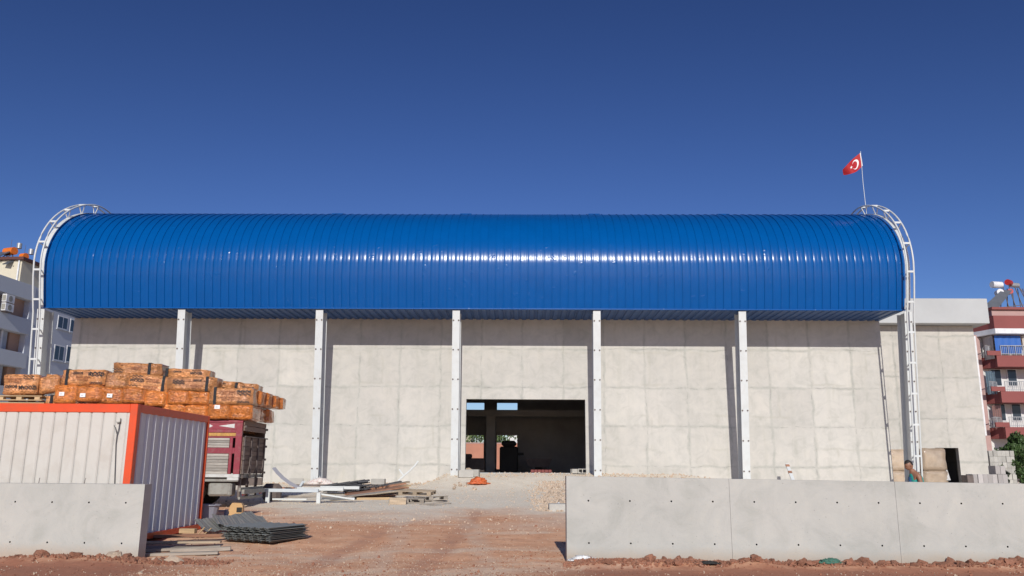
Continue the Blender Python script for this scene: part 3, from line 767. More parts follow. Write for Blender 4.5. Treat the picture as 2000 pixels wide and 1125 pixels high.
# ------------------------------------------------------------------ truck
TY = 26.0
tb = at(467, 926, TY)           # rear near corner of the bed, at the bottom of the side boards
TX, TZ = tb.x, tb.z
truck = thing('cargo_truck', 'maroon truck with high weathered slatted sides loaded with orange packs', 'truck', (TX, TY, 0))
zl = lambda y: TZ + (560 - y) * .0033
L_BED = 8.6; WD = 2.45
def tk(name, m, *a, c=.006, parent=None, T=None):
    b_ = MB(); b_.cbox(*a, c, T); return b_.build(name, M[m], parent or truck)
bay = 1.12
side = bpy.data.objects.new('side_board', None); col.objects.link(side); side.parent = truck
tk('top_rail', 'maroon', -L_BED, 0, 0, .06, zl(85), zl(60), parent=side)
tk('upper_rail', 'maroon', -L_BED, -.19, -.005, .06, zl(178), zl(146), parent=side)
tk('middle_rail', 'maroon', -L_BED, -.19, -.005, .055, zl(372), zl(318), parent=side)
tk('lower_rail', 'maroon', -L_BED, -.19, -.004, .055, zl(226), zl(212), parent=side)
tk('painted_band', 'truck_yellow', -L_BED, -.19, .002, .05, zl(210), zl(180), parent=side)
tk('corner_post', 'maroon', -.19, 0, -.02, .09, zl(560), zl(86), parent=side)
tk('corner_post', 'maroon', -.36, -.27, -.018, .06, zl(560), zl(213), parent=side)
slatm = {}
for lo, hi, n_ in ((560, 373, 7), (317, 227, 4)):
    h = (hi and (lo - hi) * .0033) / n_
    mb = MB(); mb.cbox(-bay + .14, -.012, 0, .03, .004, h - .004, .004); sm2 = mb.mesh('slat', M['slat'])
    for j in range(8):
        for k in range(n_):
            xx = -.37 - j * bay
            if xx - bay < -L_BED: continue
            o = link('slat', sm2, side, loc=(xx, .012 + .006 * ((k * 7 + j) % 3), zl(lo) + k * h))
for j in range(1, 8):
    xx = -.37 - j * bay
    tk('stake', 'maroon', xx - .0, xx + .11, -.02, .05, zl(560), zl(213), parent=side)
for j in range(8):      # white arrowheads on the top board
    xx = -.2 - j * 1.15
    if xx - 1.15 < -L_BED: break
    zc, hh = (zl(145) + zl(86)) / 2, (zl(86) - zl(145)) / 2
    tk('top_board', 'maroon', xx - 1.14, xx, .02, .045, zl(145), zl(86), parent=side)
    b = MB(); b.poly_extrude([(xx - .06, .017, zc - hh * .62), (xx - .06, .017, zc + hh * .75), (xx - .56, .017, zc + hh * .02)], (0, -.004, 0))
    b.poly_extrude([(xx - 1.1, .017, zc - hh * .8), (xx - .9, .017, zc - hh * .8), (xx - .74, .017, zc), (xx - .9, .017, zc + hh * .85), (xx - 1.1, .017, zc + hh * .85)], (0, -.004, 0))
    b.build('white_arrow', M['truck_white'], side)
    tk('top_post', 'maroon', xx - 1.16, xx - 1.12, .0, .055, zl(146), zl(86), parent=side)
tk('floor_rail', 'truck_white', -L_BED, 0, -.03, .09, TZ - .10, TZ - .002)
tk('rail_bracket', 'truck_white', -.36, -.01, -.035, .08, TZ - .19, TZ - .102)
tk('bed_floor', 'truck_grey', -L_BED, 0, .09, WD, TZ - .12, TZ - .02)
tk('far_side_board', 'tail_wood', -L_BED, 0, WD - .05, WD, TZ, zl(60))
tk('head_board', 'maroon', -L_BED - .05, -L_BED, 0, WD, TZ, zl(60))
tg = bpy.data.objects.new('tailgate', None); col.objects.link(tg); tg.parent = truck
for k in range(2): tk('board', 'tail_wood', .0, .035, .095, WD - .055, zl(115) - .002 + k * .17 - .14, zl(115) + k * .17 + .015, parent=tg)
nb = 8; hh = (zl(215) - zl(560)) / nb
mb = MB(); mb.cbox(0, .03, .095, WD - .055, .004, hh - .004, .004); bmh = mb.mesh('board', M['tail_wood'])
for k in range(nb): link('board', bmh, tg, loc=(0, 0, zl(560) + k * hh))
for yy in (.12, .85, 1.55, 2.25): tk('upright_bar', 'rust_steel', .032, .075, yy, yy + .07, zl(600), zl(215), parent=tg)
b = MB(); b.tube([(.09, .05, zl(212)), (.09, WD, zl(212))], .022, 6); b.build('locking_rod', M['rust_steel'], tg)
for yy, a, c_ in ((.5, 560, 400), (.65, 500, 380), (1.2, 560, 430), (1.9, 560, 420)):
    b = MB(); b.tube([(.09, yy, zl(a)), (.11, yy + .12, zl((a + c_) / 2)), (.09, yy + .2, zl(c_))], .018, 5); b.build('latch_arm', M['rust_steel'], tg)
for yy in (.1, WD - .08):
    for zz in (560, 430, 300, 130): tk('hinge', 'rust_steel', .04, .10, yy - .03, yy + .05, zl(zz), zl(zz) + .07, parent=tg)
# chassis, box, bumper, wheels
gz = ground_z(TX - 2, TY + 1, False)
for yy in (.75, 1.6): tk('chassis_rail', 'rust_steel', -L_BED - 1.6, .25, yy, yy + .1, TZ - .36, TZ - .13)
tk('underride_beam', 'truck_grey', .05, .14, .2, WD - .1, gz + .42, gz + .56)
tk('bumper_plate', 'truck_grey', -.02, .05, .1, WD, gz + .50, gz + .62)
tk('bumper_plate', 'truck_grey', -.02, .05, .1, WD, gz + .26, gz + .34)
for yy in (.25, 1.0, 1.9): tk('bumper_hanger', 'rust_steel', -.1, -.02, yy, yy + .08, gz + .3, TZ - .12)
tk('number_plate', 'truck_white', .052, .06, 1.0, 1.5, gz + .36, gz + .49)
tk('tail_lamp', 'tank_red', .052, .09, .25, .48, gz + .38, gz + .50)
tk('tail_lamp', 'tank_red', .052, .09, 2.0, 2.22, gz + .38, gz + .50)
tk('tool_box', 'truck_grey', -.95, -.22, .05, .5, gz + .36, gz + .76, c=.05)
tk('tool_box_lid', 'truck_grey', -.88, -.32, .036, .05, gz + .42, gz + .66, c=.004)
tk('side_guard', 'truck_grey', -1.15, -.02, -.02, .04, gz + .80, gz + .88)
def wheel(x, y):
    b_ = MB(); b_.smooth = True
    prof = [(.19, -.15), (.30, -.15), (.46, -.145), (.50, -.11), (.50, .11), (.46, .145), (.30, .15), (.19, .15)]
    n = 28; vs = []; 
    for k in range(n):
        a = 2 * math.pi * k / n
        for r, yy in prof: vs.append((math.cos(a) * r, yy, math.sin(a) * r))
    m_ = len(prof); b_.add(vs, [(k * m_ + j, k * m_ + (j + 1) % m_, ((k + 1) % n) * m_ + (j + 1) % m_, ((k + 1) % n) * m_ + j) for k in range(n) for j in range(m_)], True)
    w = b_.build('wheel', M['rubber'], truck, loc=(x, y, gz + .5))
    r_ = MB(); r_.tube([(0, -.06, 0), (0, .1, 0)], .29, 20); r_.tube([(0, -.12, 0), (0, -.06, 0)], .12, 12); r_.build('rim', M['truck_grey'], w)
for xx in (-1.75, -2.85, -9.6):
    for yy in (.33, .66, WD - .3): 
        if xx == -9.6 and yy == .66: continue
        wheel(xx, yy)
tk('axle', 'rust_steel', -1.81, -1.69, .3, WD - .3, gz + .44, gz + .56)
tk('axle', 'rust_steel', -2.91, -2.79, .3, WD - .3, gz + .44, gz + .56)
# cab, out of frame to the left
cabp = MB(); cabp.poly_extrude([(-L_BED - .2, .05, gz + .55), (-L_BED - .2, .05, gz + 2.75), (-L_BED - 1.9, .05, gz + 2.7), (-L_BED - 2.15, .05, gz + 1.7), (-L_BED - 2.3, .05, gz + .55)], (0, WD - .1, 0))
cabo = cabp.build('cab', M['maroon'], truck)
b = MB(); b.box(-L_BED - 1.7, -L_BED - .9, .03, .049, gz + 1.75, gz + 2.45); b.build('cab_window', M['glass'], cabo)

# ------------------------------------------------------------------ printed packs
def text_mesh(name, s, size, m):
    cu = bpy.data.curves.new(name, 'FONT'); cu.body = s; cu.size = size; cu.align_x = 'CENTER'; cu.align_y = 'CENTER'
    cu.offset = size * .03; cu.resolution_u = 2
    o = bpy.data.objects.new(name, cu); col.objects.link(o)
    dg = bpy.context.evaluated_depsgraph_get(); me_ = bpy.data.meshes.new_from_object(o.evaluated_get(dg))
    bpy.data.objects.remove(o); me_.materials.clear(); me_.materials.append(m); me_.name = name; return me_
def wave_mesh():
    b_ = MB(); n = 24
    for r_ in (0, -.065):
        vs = []
        for i in range(n + 1):
            x = -.16 + .32 * i / n; z = .014 * math.sin(i / n * math.pi * 6) + r_
            vs += [(x, z - .009, 0), (x, z + .009, 0)]
        b_.add(vs, [(2 * i, 2 * i + 2, 2 * i + 3, 2 * i + 1) for i in range(n)])
    return b_.mesh('printed_waves', M['ink'])
T_IZ = text_mesh('printed_text', 'IZOCAM', .11, M['ink']); T_BO = text_mesh('printed_text', 'BOARD', .085, M['ink'])
T_TA = text_mesh('printed_text', 'TASYUNO', .075, M['ink']); T_SM = text_mesh('printed_text', 'TS EN 13164\nXPS ISI YALITIM', .05, M['ink_faint'])
WV = wave_mesh()
def pack_mesh(w, h, d, seed, m):
    bm = bmesh.new(); bmesh.ops.create_cube(bm, size=1)
    bmesh.ops.bevel(bm, geom=bm.edges[:], offset=.045, segments=2, affect='EDGES')
    bmesh.ops.subdivide_edges(bm, edges=[e for e in bm.edges if e.calc_length() > .4], cuts=5, use_grid_fill=True)
    for v in bm.verts:
        v.co = Vector((v.co.x * w, v.co.y * d, (v.co.z + .5) * h))
        q = v.co * 3.2 + Vector((seed * 3.7, seed, 0)); v.co += noise.noise_vector(q) * .034
        v.co += noise.noise_vector(v.co * 9 + Vector((seed, 0, 0))) * .010
    me_ = bpy.data.meshes.new('pack'); bm.to_mesh(me_); bm.free(); me_.materials.append(m)
    me_.polygons.foreach_set('use_smooth', [True] * len(me_.polygons)); return me_
pack_n = 0
def pack(px0, py0, px1, py1, Y, kind, label, tilt=0, yaw=0, strap=None, sticker=None, prints=(), m=None, depth=None, group='orange film wrapped packs loaded on the truck', z1f=1):
    """front face spans the given pixels at depth Y"""
    global pack_n; pack_n += 1
    a = at(px0, py1, Y); c = at(px1, py0, Y); w = c.x - a.x; h = c.z - a.z
    a.x -= .02; c.x += .02; c.z += .012; w = c.x - a.x; h = c.z - a.z
    if kind == 'E' and tilt == 0: tilt = random.uniform(-2.5, 2.5); yaw = random.uniform(-5, 5)
    d = depth or (.62 if kind == 'L' else 1.2)
    m = m or (M['film_tan'] if kind == 'L' else M['film_orange'])
    o = thing('insulation_pack', label, 'package', ((a.x + c.x) / 2, Y + d / 2, a.z), (0, R(tilt), R(yaw)), group)
    link('wrapped_body', pack_mesh(w, h, d, pack_n, m), o)
    fy = -d / 2 - .03
    def decal(me_, u, v, s=1.0, rot=180):
        e = Euler((R(90), 0, 0)).to_matrix() @ Matrix.Rotation(R(rot), 3, 'Z')
        ob = link(me_.name.split('.')[0], me_, o, loc=((u - .5) * w, fy, v * h)); ob.rotation_euler = e.to_euler(); ob.scale = (s * 1.3, s * 1.45, s)
    for t in prints:
        kind_, u, v = t[:3]; s = (t[3] if len(t) > 3 else 1) * min(1, h / .5)
        m_ = {'I': .08, 'w': .08, 'B': .06, 'T': .055, 's': .08}[kind_] * s * 1.45 / h
        v = min(max(v, m_ + .03), 1 - m_ - .06)
        decal({'I': T_IZ, 'B': T_BO, 'T': T_TA, 's': T_SM, 'w': WV}[kind_], u, v, s)
    if strap is not None:
        b_ = MB(); x = (strap - .5) * w; e_ = .014; sw_ = .045
        for k in range(5):
            z_a = h * k / 5; z_b = h * (k + 1) / 5; j0 = random.uniform(-.006, .006)
            b_.box(x - sw_ + j0, x + sw_ + j0, -d / 2 - e_ - .006, -d / 2 + .01, z_a + .001, z_b - .001)
        b_.box(x - sw_, x + sw_, -d / 2 - e_, d / 2 + e_, h + .001, h + e_)
        b_.build('strap', M['black_tape'], o)
    if sticker:
        b_ = MB(); u, v = sticker; x = (u - .5) * w; z = v * h
        b_.box(x - .085, x + .085, fy - .004, fy, z - .06, z + .06); so = b_.build('label_sticker', M['paper'], o)
        b_ = MB(); b_.box(x - .05, x + .02, fy - .006, fy - .0045, z - .01, z + .006); b_.build('sticker_print', M['grey_plastic'], so)
    return o
def Z1(x0, y0, x1, y1): return (x0 / 3.75, 680 + y0 / 3.75, x1 / 3.75, 680 + y1 / 3.75)
full = (('I', .80, .30), ('w', .80, .16), ('w', .8, .55), ('B', .30, .27), ('s', .3, .7))
PK = [
 (Z1(18, 195, 275, 338), 25.9, 'L', 'tan printed pack lying on a wooden pallet at the left end of the load', dict(prints=(('I', .74, .36), ('w', .74, .80, .8), ('B', .25, .40), ('s', .3, .72)))),
 (Z1(285, 208, 430, 322), 26.0, 'E', 'plain orange pack tipped to one side beside the pallet', dict(tilt=-9, m=M['film_tan'])),
 (Z1(452, 160, 768, 272), 26.0, 'L', 'printed pack with black band and creased film on the two stickered packs', dict(strap=.12, prints=(('B', .37, .88, .9), ('I', .80, .80, .9), ('w', .8, .62), ('s', .5, .45), ('T', .82, .1, .9)))),
 (Z1(398, 272, 560, 402), 25.85, 'E', 'orange pack with a square white sticker, leftmost of the stickered ones', dict(sticker=(.42, .5))),
 (Z1(556, 276, 738, 388), 25.75, 'E', 'orange pack whose white sticker is crossed by a dark tear', dict(sticker=(.3, .38), tilt=-1)),
 (Z1(768, 184, 932, 290), 25.85, 'E', 'plain smooth orange pack wedged below the topmost pack', dict(m=M['film_tan'], tilt=3)),
 (Z1(822, 112, 1180, 196), 26.25, 'L', 'topmost pack of the load with rounded ends and a black band near its right end', dict(strap=.76, prints=(('w', .12, .25), ('T', .14, .12, .9), ('s', .5, .55)), tilt=1)),
 (Z1(922, 200, 1222, 322), 26.0, 'L', 'printed pack slanting downwards with its black band at the right', dict(strap=.9, tilt=4, prints=(('I', .25, .66, .8), ('w', .25, .85, .8), ('s', .62, .7), ('s', .6, .28), ('w', .15, .15, .8)))),
 (Z1(716, 288, 888, 405), 25.85, 'E', 'orange pack with a white sticker, third of the stickered ones', dict(sticker=(.5, .48))),
 (Z1(886, 290, 1052, 402), 25.8, 'E', 'plain orange pack right of the third white sticker', dict(tilt=1)),
 (Z1(1052, 318, 1208, 425), 25.8, 'E', 'crinkled orange pack sagging right under the slanting printed pack', dict(tilt=3)),
 (Z1(1200, 158, 1528, 240), 26.35, 'L', 'printed pack in the upper right row behind a crinkled one, black band at its left', dict(strap=.06, prints=(('B', .3, .8, .9), ('I', .72, .68, .9), ('w', .72, .9, .9)), tilt=1)),
 (Z1(1218, 212, 1580, 312), 25.85, 'L', 'very shiny printed pack with black band at its right, on two crinkled packs', dict(strap=.82, prints=(('w', .25, .5), ('T', .25, .6, .9), ('s', .62, .3), ('B', .62, .74, .8)), tilt=1)),
 (Z1(1218, 312, 1374, 410), 25.85, 'E', 'crinkled orange pack, left one of the pair under the shiny printed pack', dict()),
 (Z1(1372, 315, 1530, 416), 25.9, 'E', 'crinkled orange pack, right one of the pair under the shiny printed pack', dict(tilt=1)),
 (Z1(1534, 292, 1848, 412), 25.85, 'L', 'printed pack with clear waves and black band at the rear end of the truck', dict(strap=.13, prints=(('T', .8, .78), ('w', .8, .62), ('T', .8, .08, .9), ('s', .42, .7), ('s', .42, .36)))),
 (Z1(1518, 410, 1680, 518), 25.85, 'E', 'orange pack with a white sticker just above the maroon rail', dict(sticker=(.45, .78))),
 (Z1(1681, 416, 1838, 524), 25.9, 'E', 'crinkled orange pack on the rail at the rear corner of the truck', dict()),
 (Z1(1186, 408, 1345, 505), 25.9, 'E', 'orange pack half hidden behind the cabin roof corner', dict()),
 (Z1(1342, 420, 1512, 520), 25.9, 'E', 'orange pack half hidden behind the cabin roof end', dict()),
 (Z1(385, 378, 672, 470), 25.95, 'L', 'printed pack mostly hidden behind the cabin roof under two stickered packs', dict(prints=(('w', .72, .85), ('T', .72, .95, .8), ('B', .3, .86)))),
 (Z1(326, 350, 396, 450), 25.95, 'L', 'stub end of a banded pack between pallet and stickered pack', dict(strap=.7)),
 (Z1(690, 400, 850, 500), 25.95, 'E', 'orange pack in the lowest row behind the cabin roof, left of the middle', dict()),
 (Z1(852, 398, 1015, 500), 25.95, 'E', 'orange pack in the lowest row behind the cabin roof, near the corner post', dict()),
 (Z1(1570, 248, 1765, 300), 26.9, 'L', 'low printed pack in the second row behind the shiny one', dict(prints=(('T', .3, .8), ('w', .3, .55)), tilt=2)),
 (Z1(1690, 262, 1880, 345), 26.75, 'L', 'printed pack with white lettering in the second row near the rear', dict(strap=.18, prints=(('I', .65, .66, .9),), tilt=5)),
 (Z1(330, 192, 405, 320), 26.7, 'L', 'dark end of a pack behind the tipped one', dict()),
]
for r_, Y, k, lab, kw in PK: pack(*r_, Y, k, lab, **kw)
# rear row: pack ends stepping away from the camera along the tail of the truck
def pack_w(x0, x1, y0, y1, z0, z1, label, m, tilt=0):
    global pack_n; pack_n += 1
    o = thing('insulation_pack', label, 'package', ((x0 + x1) / 2, (y0 + y1) / 2, z0), (0, 0, R(tilt)), 'orange film wrapped packs loaded on the truck')
    link('wrapped_body', pack_mesh(x1 - x0, z1 - z0, y1 - y0, pack_n, m), o)
pe = at(491, 820, 26.4); zr = pe.z
xe = TX + .17
z_lo = zr + .0; z_mid = zr + .44; z_hi = zr + .93
names = ['second', 'third', 'last']
for i, (a, c_) in enumerate(((27.12, 27.74), (27.76, 28.4))):
    pack_w(xe - 1.3, xe + .02 + .1 * i, a, c_, z_lo, z_mid - .01, 'brown-shaded pack in the lower row over the tailgate, %s from the camera' % names[i], M['film_orange'])
for i, (a, c_) in enumerate(((26.50, 27.0), (27.02, 27.52), (27.54, 28.04), (28.06, 28.6))):
    pack_w(xe - .95, xe + .2 + .08 * i, a, c_, z_mid + .02 - .0 * i, z_hi - .03 * i, 'shaded pack end in the upper row over the tailgate, number %s away from the camera' % ['one', 'two', 'three', 'four'][i], M['film_orange'], tilt=i - 1)
# hidden bulk of the load
k = 0
for j in range(6):
    for rr in range(2):
        x0_ = TX - 8.2 + j * 1.33
        pack_w(x0_, x0_ + 1.28, 27.15 + rr * .62, 27.73 + rr * .62, TZ + 1.3, zr + .35 + .22 * (j > 2), 'pack deep in the load behind the front rows', M['film_tan'])
# pallet under the left pack
pal = thing('wooden_pallet', 'tan wooden pallet lying on the load under the leftmost printed pack', 'pallet')
a = at(-6, 772, 25.95); c_ = at(84, 772, 25.95); zb_ = at(40, 790, 25.95).z
def pl(m, name, *aa): b_ = MB(); b_.cbox(*aa, .005); b_.build(name, M[m], pal)
for k in range(4): pl('wood_tan', 'deck_board', a.x, c_.x, 25.9 + k * .25, 26.1 + k * .25, a.z - .035, a.z - .005)
for k in range(3):
    x = a.x + .05 + k * (c_.x - a.x - .3) / 2
    pl('wood_tan', 'block', x, x + .17, 25.93, 26.08, a.z - .13, a.z - .036); pl('wood_tan', 'block', x, x + .17, 26.6, 26.75, a.z - .13, a.z - .036)
for k in range(2): pl('wood_tan', 'bottom_board', a.x, c_.x + .1 * k, 25.9 + k * .67, 26.1 + k * .67, a.z - .16, a.z - .131)
for k in range(3): pl('wood_tan', 'bottom_board', a.x - .1, c_.x + .12, 25.85 + k * .3, 26.0 + k * .3, a.z - .27, a.z - .22)
pack(0, 793, 120, 830, 26.0, 'L', 'low pack hidden behind the cabin roof that carries the wooden pallet')

# ------------------------------------------------------------------ loose things on the ground
def place(name, label, cat, px, py, rz=0, group=None, rot=None):
    p_ = gp(px, py); return thing(name, label, cat, p_, rot or (0, 0, R(rz)), group)
def gbox(par, name, m, *a, c=.006, T=None): b_ = MB(); b_.cbox(*a, c, T); return b_.build(name, M[m], par)

# tan plastic canister
o = place('plastic_canister', 'tan plastic canister with two square recesses standing by the truck', 'canister', 460, 1027, 8); o.scale = (.78, .78, 1.0)
b = MB(); b.poly_extrude([(-.21, -.15, 0), (.21, -.15, 0), (.20, -.15, .50), (.15, -.15, .56), (-.13, -.15, .57), (-.2, -.15, .48)], (0, .32, 0))
b.build('canister_body', M['tan_plastic'], o)
gbox(o, 'front_panel', 'tan_plastic', .0, .19, -.175, -.151, .03, .30); gbox(o, 'recess_shade_plate', 'dark_hole', .02, .19, -.16, -.151, .34, .46); gbox(o, 'recess_shade_plate', 'dark_hole', .05, .16, -.182, -.176, .07, .19)  # dark plates laid on the body paint the shade of its recesses
for k in range(3): gbox(o, 'grip', 'tan_plastic', -.235, -.205, -.1, .1, .12 + k * .12, .17 + k * .12)
# grey tub
o = place('grey_tub', 'grey plastic tub half hidden behind the cabin end', 'tub', 399, 1028, 10)
b = MB(); 
def ring(rx, ry, z, n=16): return [(rx * math.cos(2 * math.pi * k / n), ry * math.sin(2 * math.pi * k / n), z) for k in range(n)]
rs = [ring(.24, .2, 0), ring(.33, .27, .5), ring(.37, .31, .5), ring(.37, .31, .53), ring(.31, .25, .53), ring(.22, .18, .03)]
vs = [v for r_ in rs for v in r_]; n = 16
b.add(vs, [(i * n + k, i * n + (k + 1) % n, (i + 1) * n + (k + 1) % n, (i + 1) * n + k) for i in range(5) for k in range(n)] + [list(range(n))[::-1], list(range(80, 96))], False)
b.build('tub_shell', M['grey_plastic'], o)
o = place('metal_bracket', 'small grey metal frame lying between tub and canister', 'scrap', 428, 1008, -10)
for z in (0, .14): gbox(o, 'bar', 'grey_plastic', -.25, .25, -.02, .02, z, z + .04)
gbox(o, 'bar', 'grey_plastic', -.25, -.21, -.02, .02, .041, .139); gbox(o, 'bar', 'grey_plastic', .2, .26, -.1, .05, .041, .2)

# corrugated sheets
def corr_mesh(w, l, waves, curl=0, bend=0, th=.004, amp=.017):
    b_ = MB(); nx = waves * 6; ny = 10; vs = []
    for sgn in (0, 1):
        for j in range(ny + 1):
            for i in range(nx + 1):
                u = i / nx; v = j / ny; ph = (u * waves) % 1
                hgt = amp * (1 if .18 < ph < .5 else (-0.6 if .68 < ph else .2))
                z = hgt + curl * (abs(u - .5) * 2) ** 2 + bend * v * v + sgn * th
                vs.append(((u - .5) * w, (v - .5) * l, z))
    k = (nx + 1) * (ny + 1); fs_ = []
    for s_ in (0, 1):
        for j in range(ny):
            for i in range(nx):
                q = (s_ * k + j * (nx + 1) + i, s_ * k + j * (nx + 1) + i + 1, s_ * k + (j + 1) * (nx + 1) + i + 1, s_ * k + (j + 1) * (nx + 1) + i)
                fs_.append(q if s_ else q[::-1])
    for i in range(nx): fs_ += [(i, i + 1, k + i + 1, k + i)]; q = ny * (nx + 1); fs_ += [(q + i, k + q + i, k + q + i + 1, q + i + 1)]
    for j in range(ny): a_ = j * (nx + 1); c2 = a_ + nx + 1; fs_ += [(a_, k + a_, k + c2, c2)]; a_ += nx; c2 += nx; fs_ += [(a_, c2, k + c2, k + a_)]
    b_.add(vs, fs_, False); me_ = bpy.data.meshes.new('corrugated_sheet'); me_.from_pydata(b_.v, [], b_.f); me_.materials.append(M['sheet']); return me_
cm = corr_mesh(1.3, 1.25, 6)
pc = gp(496, 1064); base = Vector((pc.x + .0, pc.y + .75, ground_z(pc.x, pc.y + .5)))
rnd = random.Random(5)
for k in range(11):
    o = link('corrugated_sheet', cm, None, loc=(base.x + rnd.uniform(-.04, .04), base.y + rnd.uniform(-.05, .05), base.z + .05 + k * .027), rot=(R(rnd.uniform(-.6, .6)), R(rnd.uniform(-.8, .8)), R(-24 + rnd.uniform(-2.5, 2.5))))
    tag(o, 'grey corrugated metal sheet in the low stack on the red soil', 'metal sheet', 'stacked grey corrugated sheets')
p1 = gp(450, 1046)
o = link('corrugated_sheet', corr_mesh(1.3, 1.3, 6, bend=.08, curl=.03), None, loc=(p1.x - .1, p1.y + .2, base.z + .27), rot=(R(5), R(-7), R(32)))
tag(o, 'loose grey corrugated sheet lifted on top of the stack with one corner by the cabin', 'metal sheet')
o = link('corrugated_sheet', corr_mesh(1.15, 1.2, 6, curl=.03), None, loc=(p1.x + .12, p1.y + .25, base.z + .33), rot=(R(7), R(3), R(26)))
tag(o, 'topmost loose corrugated sheet, lying skewed towards the canister', 'metal sheet')

# planks
def plank(px, py, L, w, h, rz, label, m='wood_grey', tilt=0, dz=0, group=None, cat='plank', name='plank'):
    p_ = gp(px, py); b_ = MB(); b_.cbox(-L / 2, L / 2, -w / 2, w / 2, 0, h, .006)
    o_ = b_.build(name, M[m], None, loc=(p_.x, p_.y, p_.z + dz), rot=(0, R(tilt), R(rz))); return tag(o_, label, cat, group)
gP = 'weathered boards under and beside the cabin'
plank(338, 1085, 1.6, .16, .05, 12, 'long grey board on the soil in front of the other planks near the wall end', group=gP, tilt=-1)
plank(345, 1078, 1.6, .14, .05, 16, 'long grey board next to the wall end, second from the camera', group=gP, tilt=-2, dz=.03)
plank(392, 1078, 1.1, .12, .07, 14, 'short thick grey board pointing at the sheet stack', group=gP, tilt=-2)
plank(350, 1068, 1.6, .2, .04, 10, 'wide flat plank just under the cabin edge', 'wood', group=gP, dz=.06)
plank(372, 1058, 1.6, .12, .06, 18, 'brown board under the cabin corner', 'wood_brown', group=gP, dz=.08)
plank(366, 1052, .35, .14, .1, -5, 'short tan timber block under the cabin corner', 'wood_tan', dz=.1, cat='timber block')
plank(330, 1072, 1.6, .3, .03, 4, 'dark panel offcut lying in the shade behind the wall end', group=gP, dz=.0)
for i, (px, rz) in enumerate(((395, 58), (405, 50))):
    p_ = gp(px, 1052); b = MB(); b.beam((0, 0, .02), (.35 * math.cos(R(rz)), .0, .35 * math.sin(R(rz)) * .8), .04, .02)
    tag(b.build('wood_strip', M['wood_tan'], None, loc=(p_.x - .15, p_.y, p_.z)), ['thin tan lath leaning up to the cabin corner', 'second thin lath propped by the cabin corner'][i], 'lath')

# steel beams and trestle left of the wood pile
o = place('steel_trestle', 'pale painted steel beam frame on two legs right of the truck', 'steel frame', 610, 984, -4)
gbox(o, 'beam', 'grey_steel', -1.75, .2, -.1, .0, .36, .47); gbox(o, 'beam', 'white_steel', -.6, 1.0, .1, .2, .41, .52)
gbox(o, 'beam', 'white_steel', .15, 1.5, .28, .38, .46, .56)
for x in (-1.6, .15): gbox(o, 'leg', 'white_steel', x, x + .13, -.08, .02, 0, .359)
gbox(o, 'foot_bar', 'white_steel', -1.5, -.3, .3, .38, .08, .14); gbox(o, 'foot_bar', 'white_steel', .0, 1.3, .5, .58, .1, .18)
b = MB(); b.beam((.2, .2, .3), (1.3, .5, .12), .06, .05); b.build('brace', M['white_steel'], o)
# curved channels
def curved(name, label, pts, w, h, m, cat='steel channel'):
    b_ = MB()
    n_ = len(pts); P = [Vector(p) for p in pts]
    for du, dv, ww, hh_ in ((0, 0, w, .012), (-w / 2, h / 2, .012, h), (w / 2, h / 2, .012, h)):
        ring_ = []
        for i, p_ in enumerate(P):
            d_ = (P[min(i + 1, n_ - 1)] - P[max(i - 1, 0)]).normalized(); u_ = Vector((0, 1, 0)); q_ = d_.cross(u_).normalized()
            c0 = p_ + u_ * du + q_ * dv
            ring_.append([c0 + u_ * ww / 2 + q_ * hh_ / 2, c0 - u_ * ww / 2 + q_ * hh_ / 2, c0 - u_ * ww / 2 - q_ * hh_ / 2, c0 + u_ * ww / 2 - q_ * hh_ / 2])
        vs_ = [v for r_ in ring_ for v in r_]
        b_.add(vs_, [(i * 4 + k, i * 4 + (k + 1) % 4, i * 4 + 4 + (k + 1) % 4, i * 4 + 4 + k) for i in range(n_ - 1) for k in range(4)] + [(0, 1, 2, 3), tuple(range(4 * n_ - 4, 4 * n_))], False)
    tag(b_.build(name, M[m]), label, cat)
def arcpts(pxs, Y): return [at(x, y, Y) for x, y in pxs]
curved('curved_channel', 'blue-grey curved steel channel rising out of the scrap towards the truck', arcpts([(533, 915), (541, 925), (551, 935), (563, 944), (577, 952), (592, 958)], 36.0), .22, .10, 'grey_plastic')
curved('curved_channel', 'white curved steel piece standing up against the wall behind the pallets', arcpts([(816, 900), (810, 908), (800, 918), (788, 928), (777, 938)], 38.5), .12, .06, 'white_steel')
curved('curved_channel', 'short white offcut leaning beside the curved piece', arcpts([(779, 917), (783, 923), (787, 928)], 38.7), .10, .05, 'white_steel', 'steel offcut')
curved('curved_channel', 'short bent pale steel offcut standing by the cement sacks', arcpts([(592, 939), (588, 945), (583, 953)], 36.5), .2, .08, 'grey_steel', 'steel offcut')
# long white beam lying along the wall
b = MB(); a = at(655, 956, 38.6); c_ = at(895, 950, 39.2)
plw = at(700, 957, 38.4)
o = thing('steel_beam', 'long white steel beam lying on the ground along the hall wall', 'beam', (0, 0, 0))
b.beam((plw.x - .5, 38.2, plw.z + .0), (at(893, 957, 38.8).x, 38.8, plw.z + .03), .16, .16); b.build('beam_body', M['white_steel'], o)
# brown pipes
for i, (x0_, x1_, py, Y, lab) in enumerate(((540, 575, 957, 37.0, 'left length of brown pipe lying behind the trestle'), (575, 770, 949, 38.8, 'long dark rusty beam lying along the foot of the wall'))):
    b = MB(); a = at(x0_, py, Y); c_ = at(x1_, py, Y)
    if i == 0: b.tube([a, c_], .12, 10)
    else: b.beam(a, c_, .14, .14)
    tag(b.build('brown_pipe' if i == 0 else 'rusty_beam', M['pvc_brown' if i == 0 else 'rust_steel']), lab, 'pipe' if i == 0 else 'beam')
# rounded brown crate behind the truck
o = place('brown_box', 'rounded dark brown box standing behind the truck tail', 'box', 527, 979, 0)
b = MB(); b.cbox(-.32, .32, 0, .4, 0, .6, .12); b.build('box_body', M['rust_steel'], o)

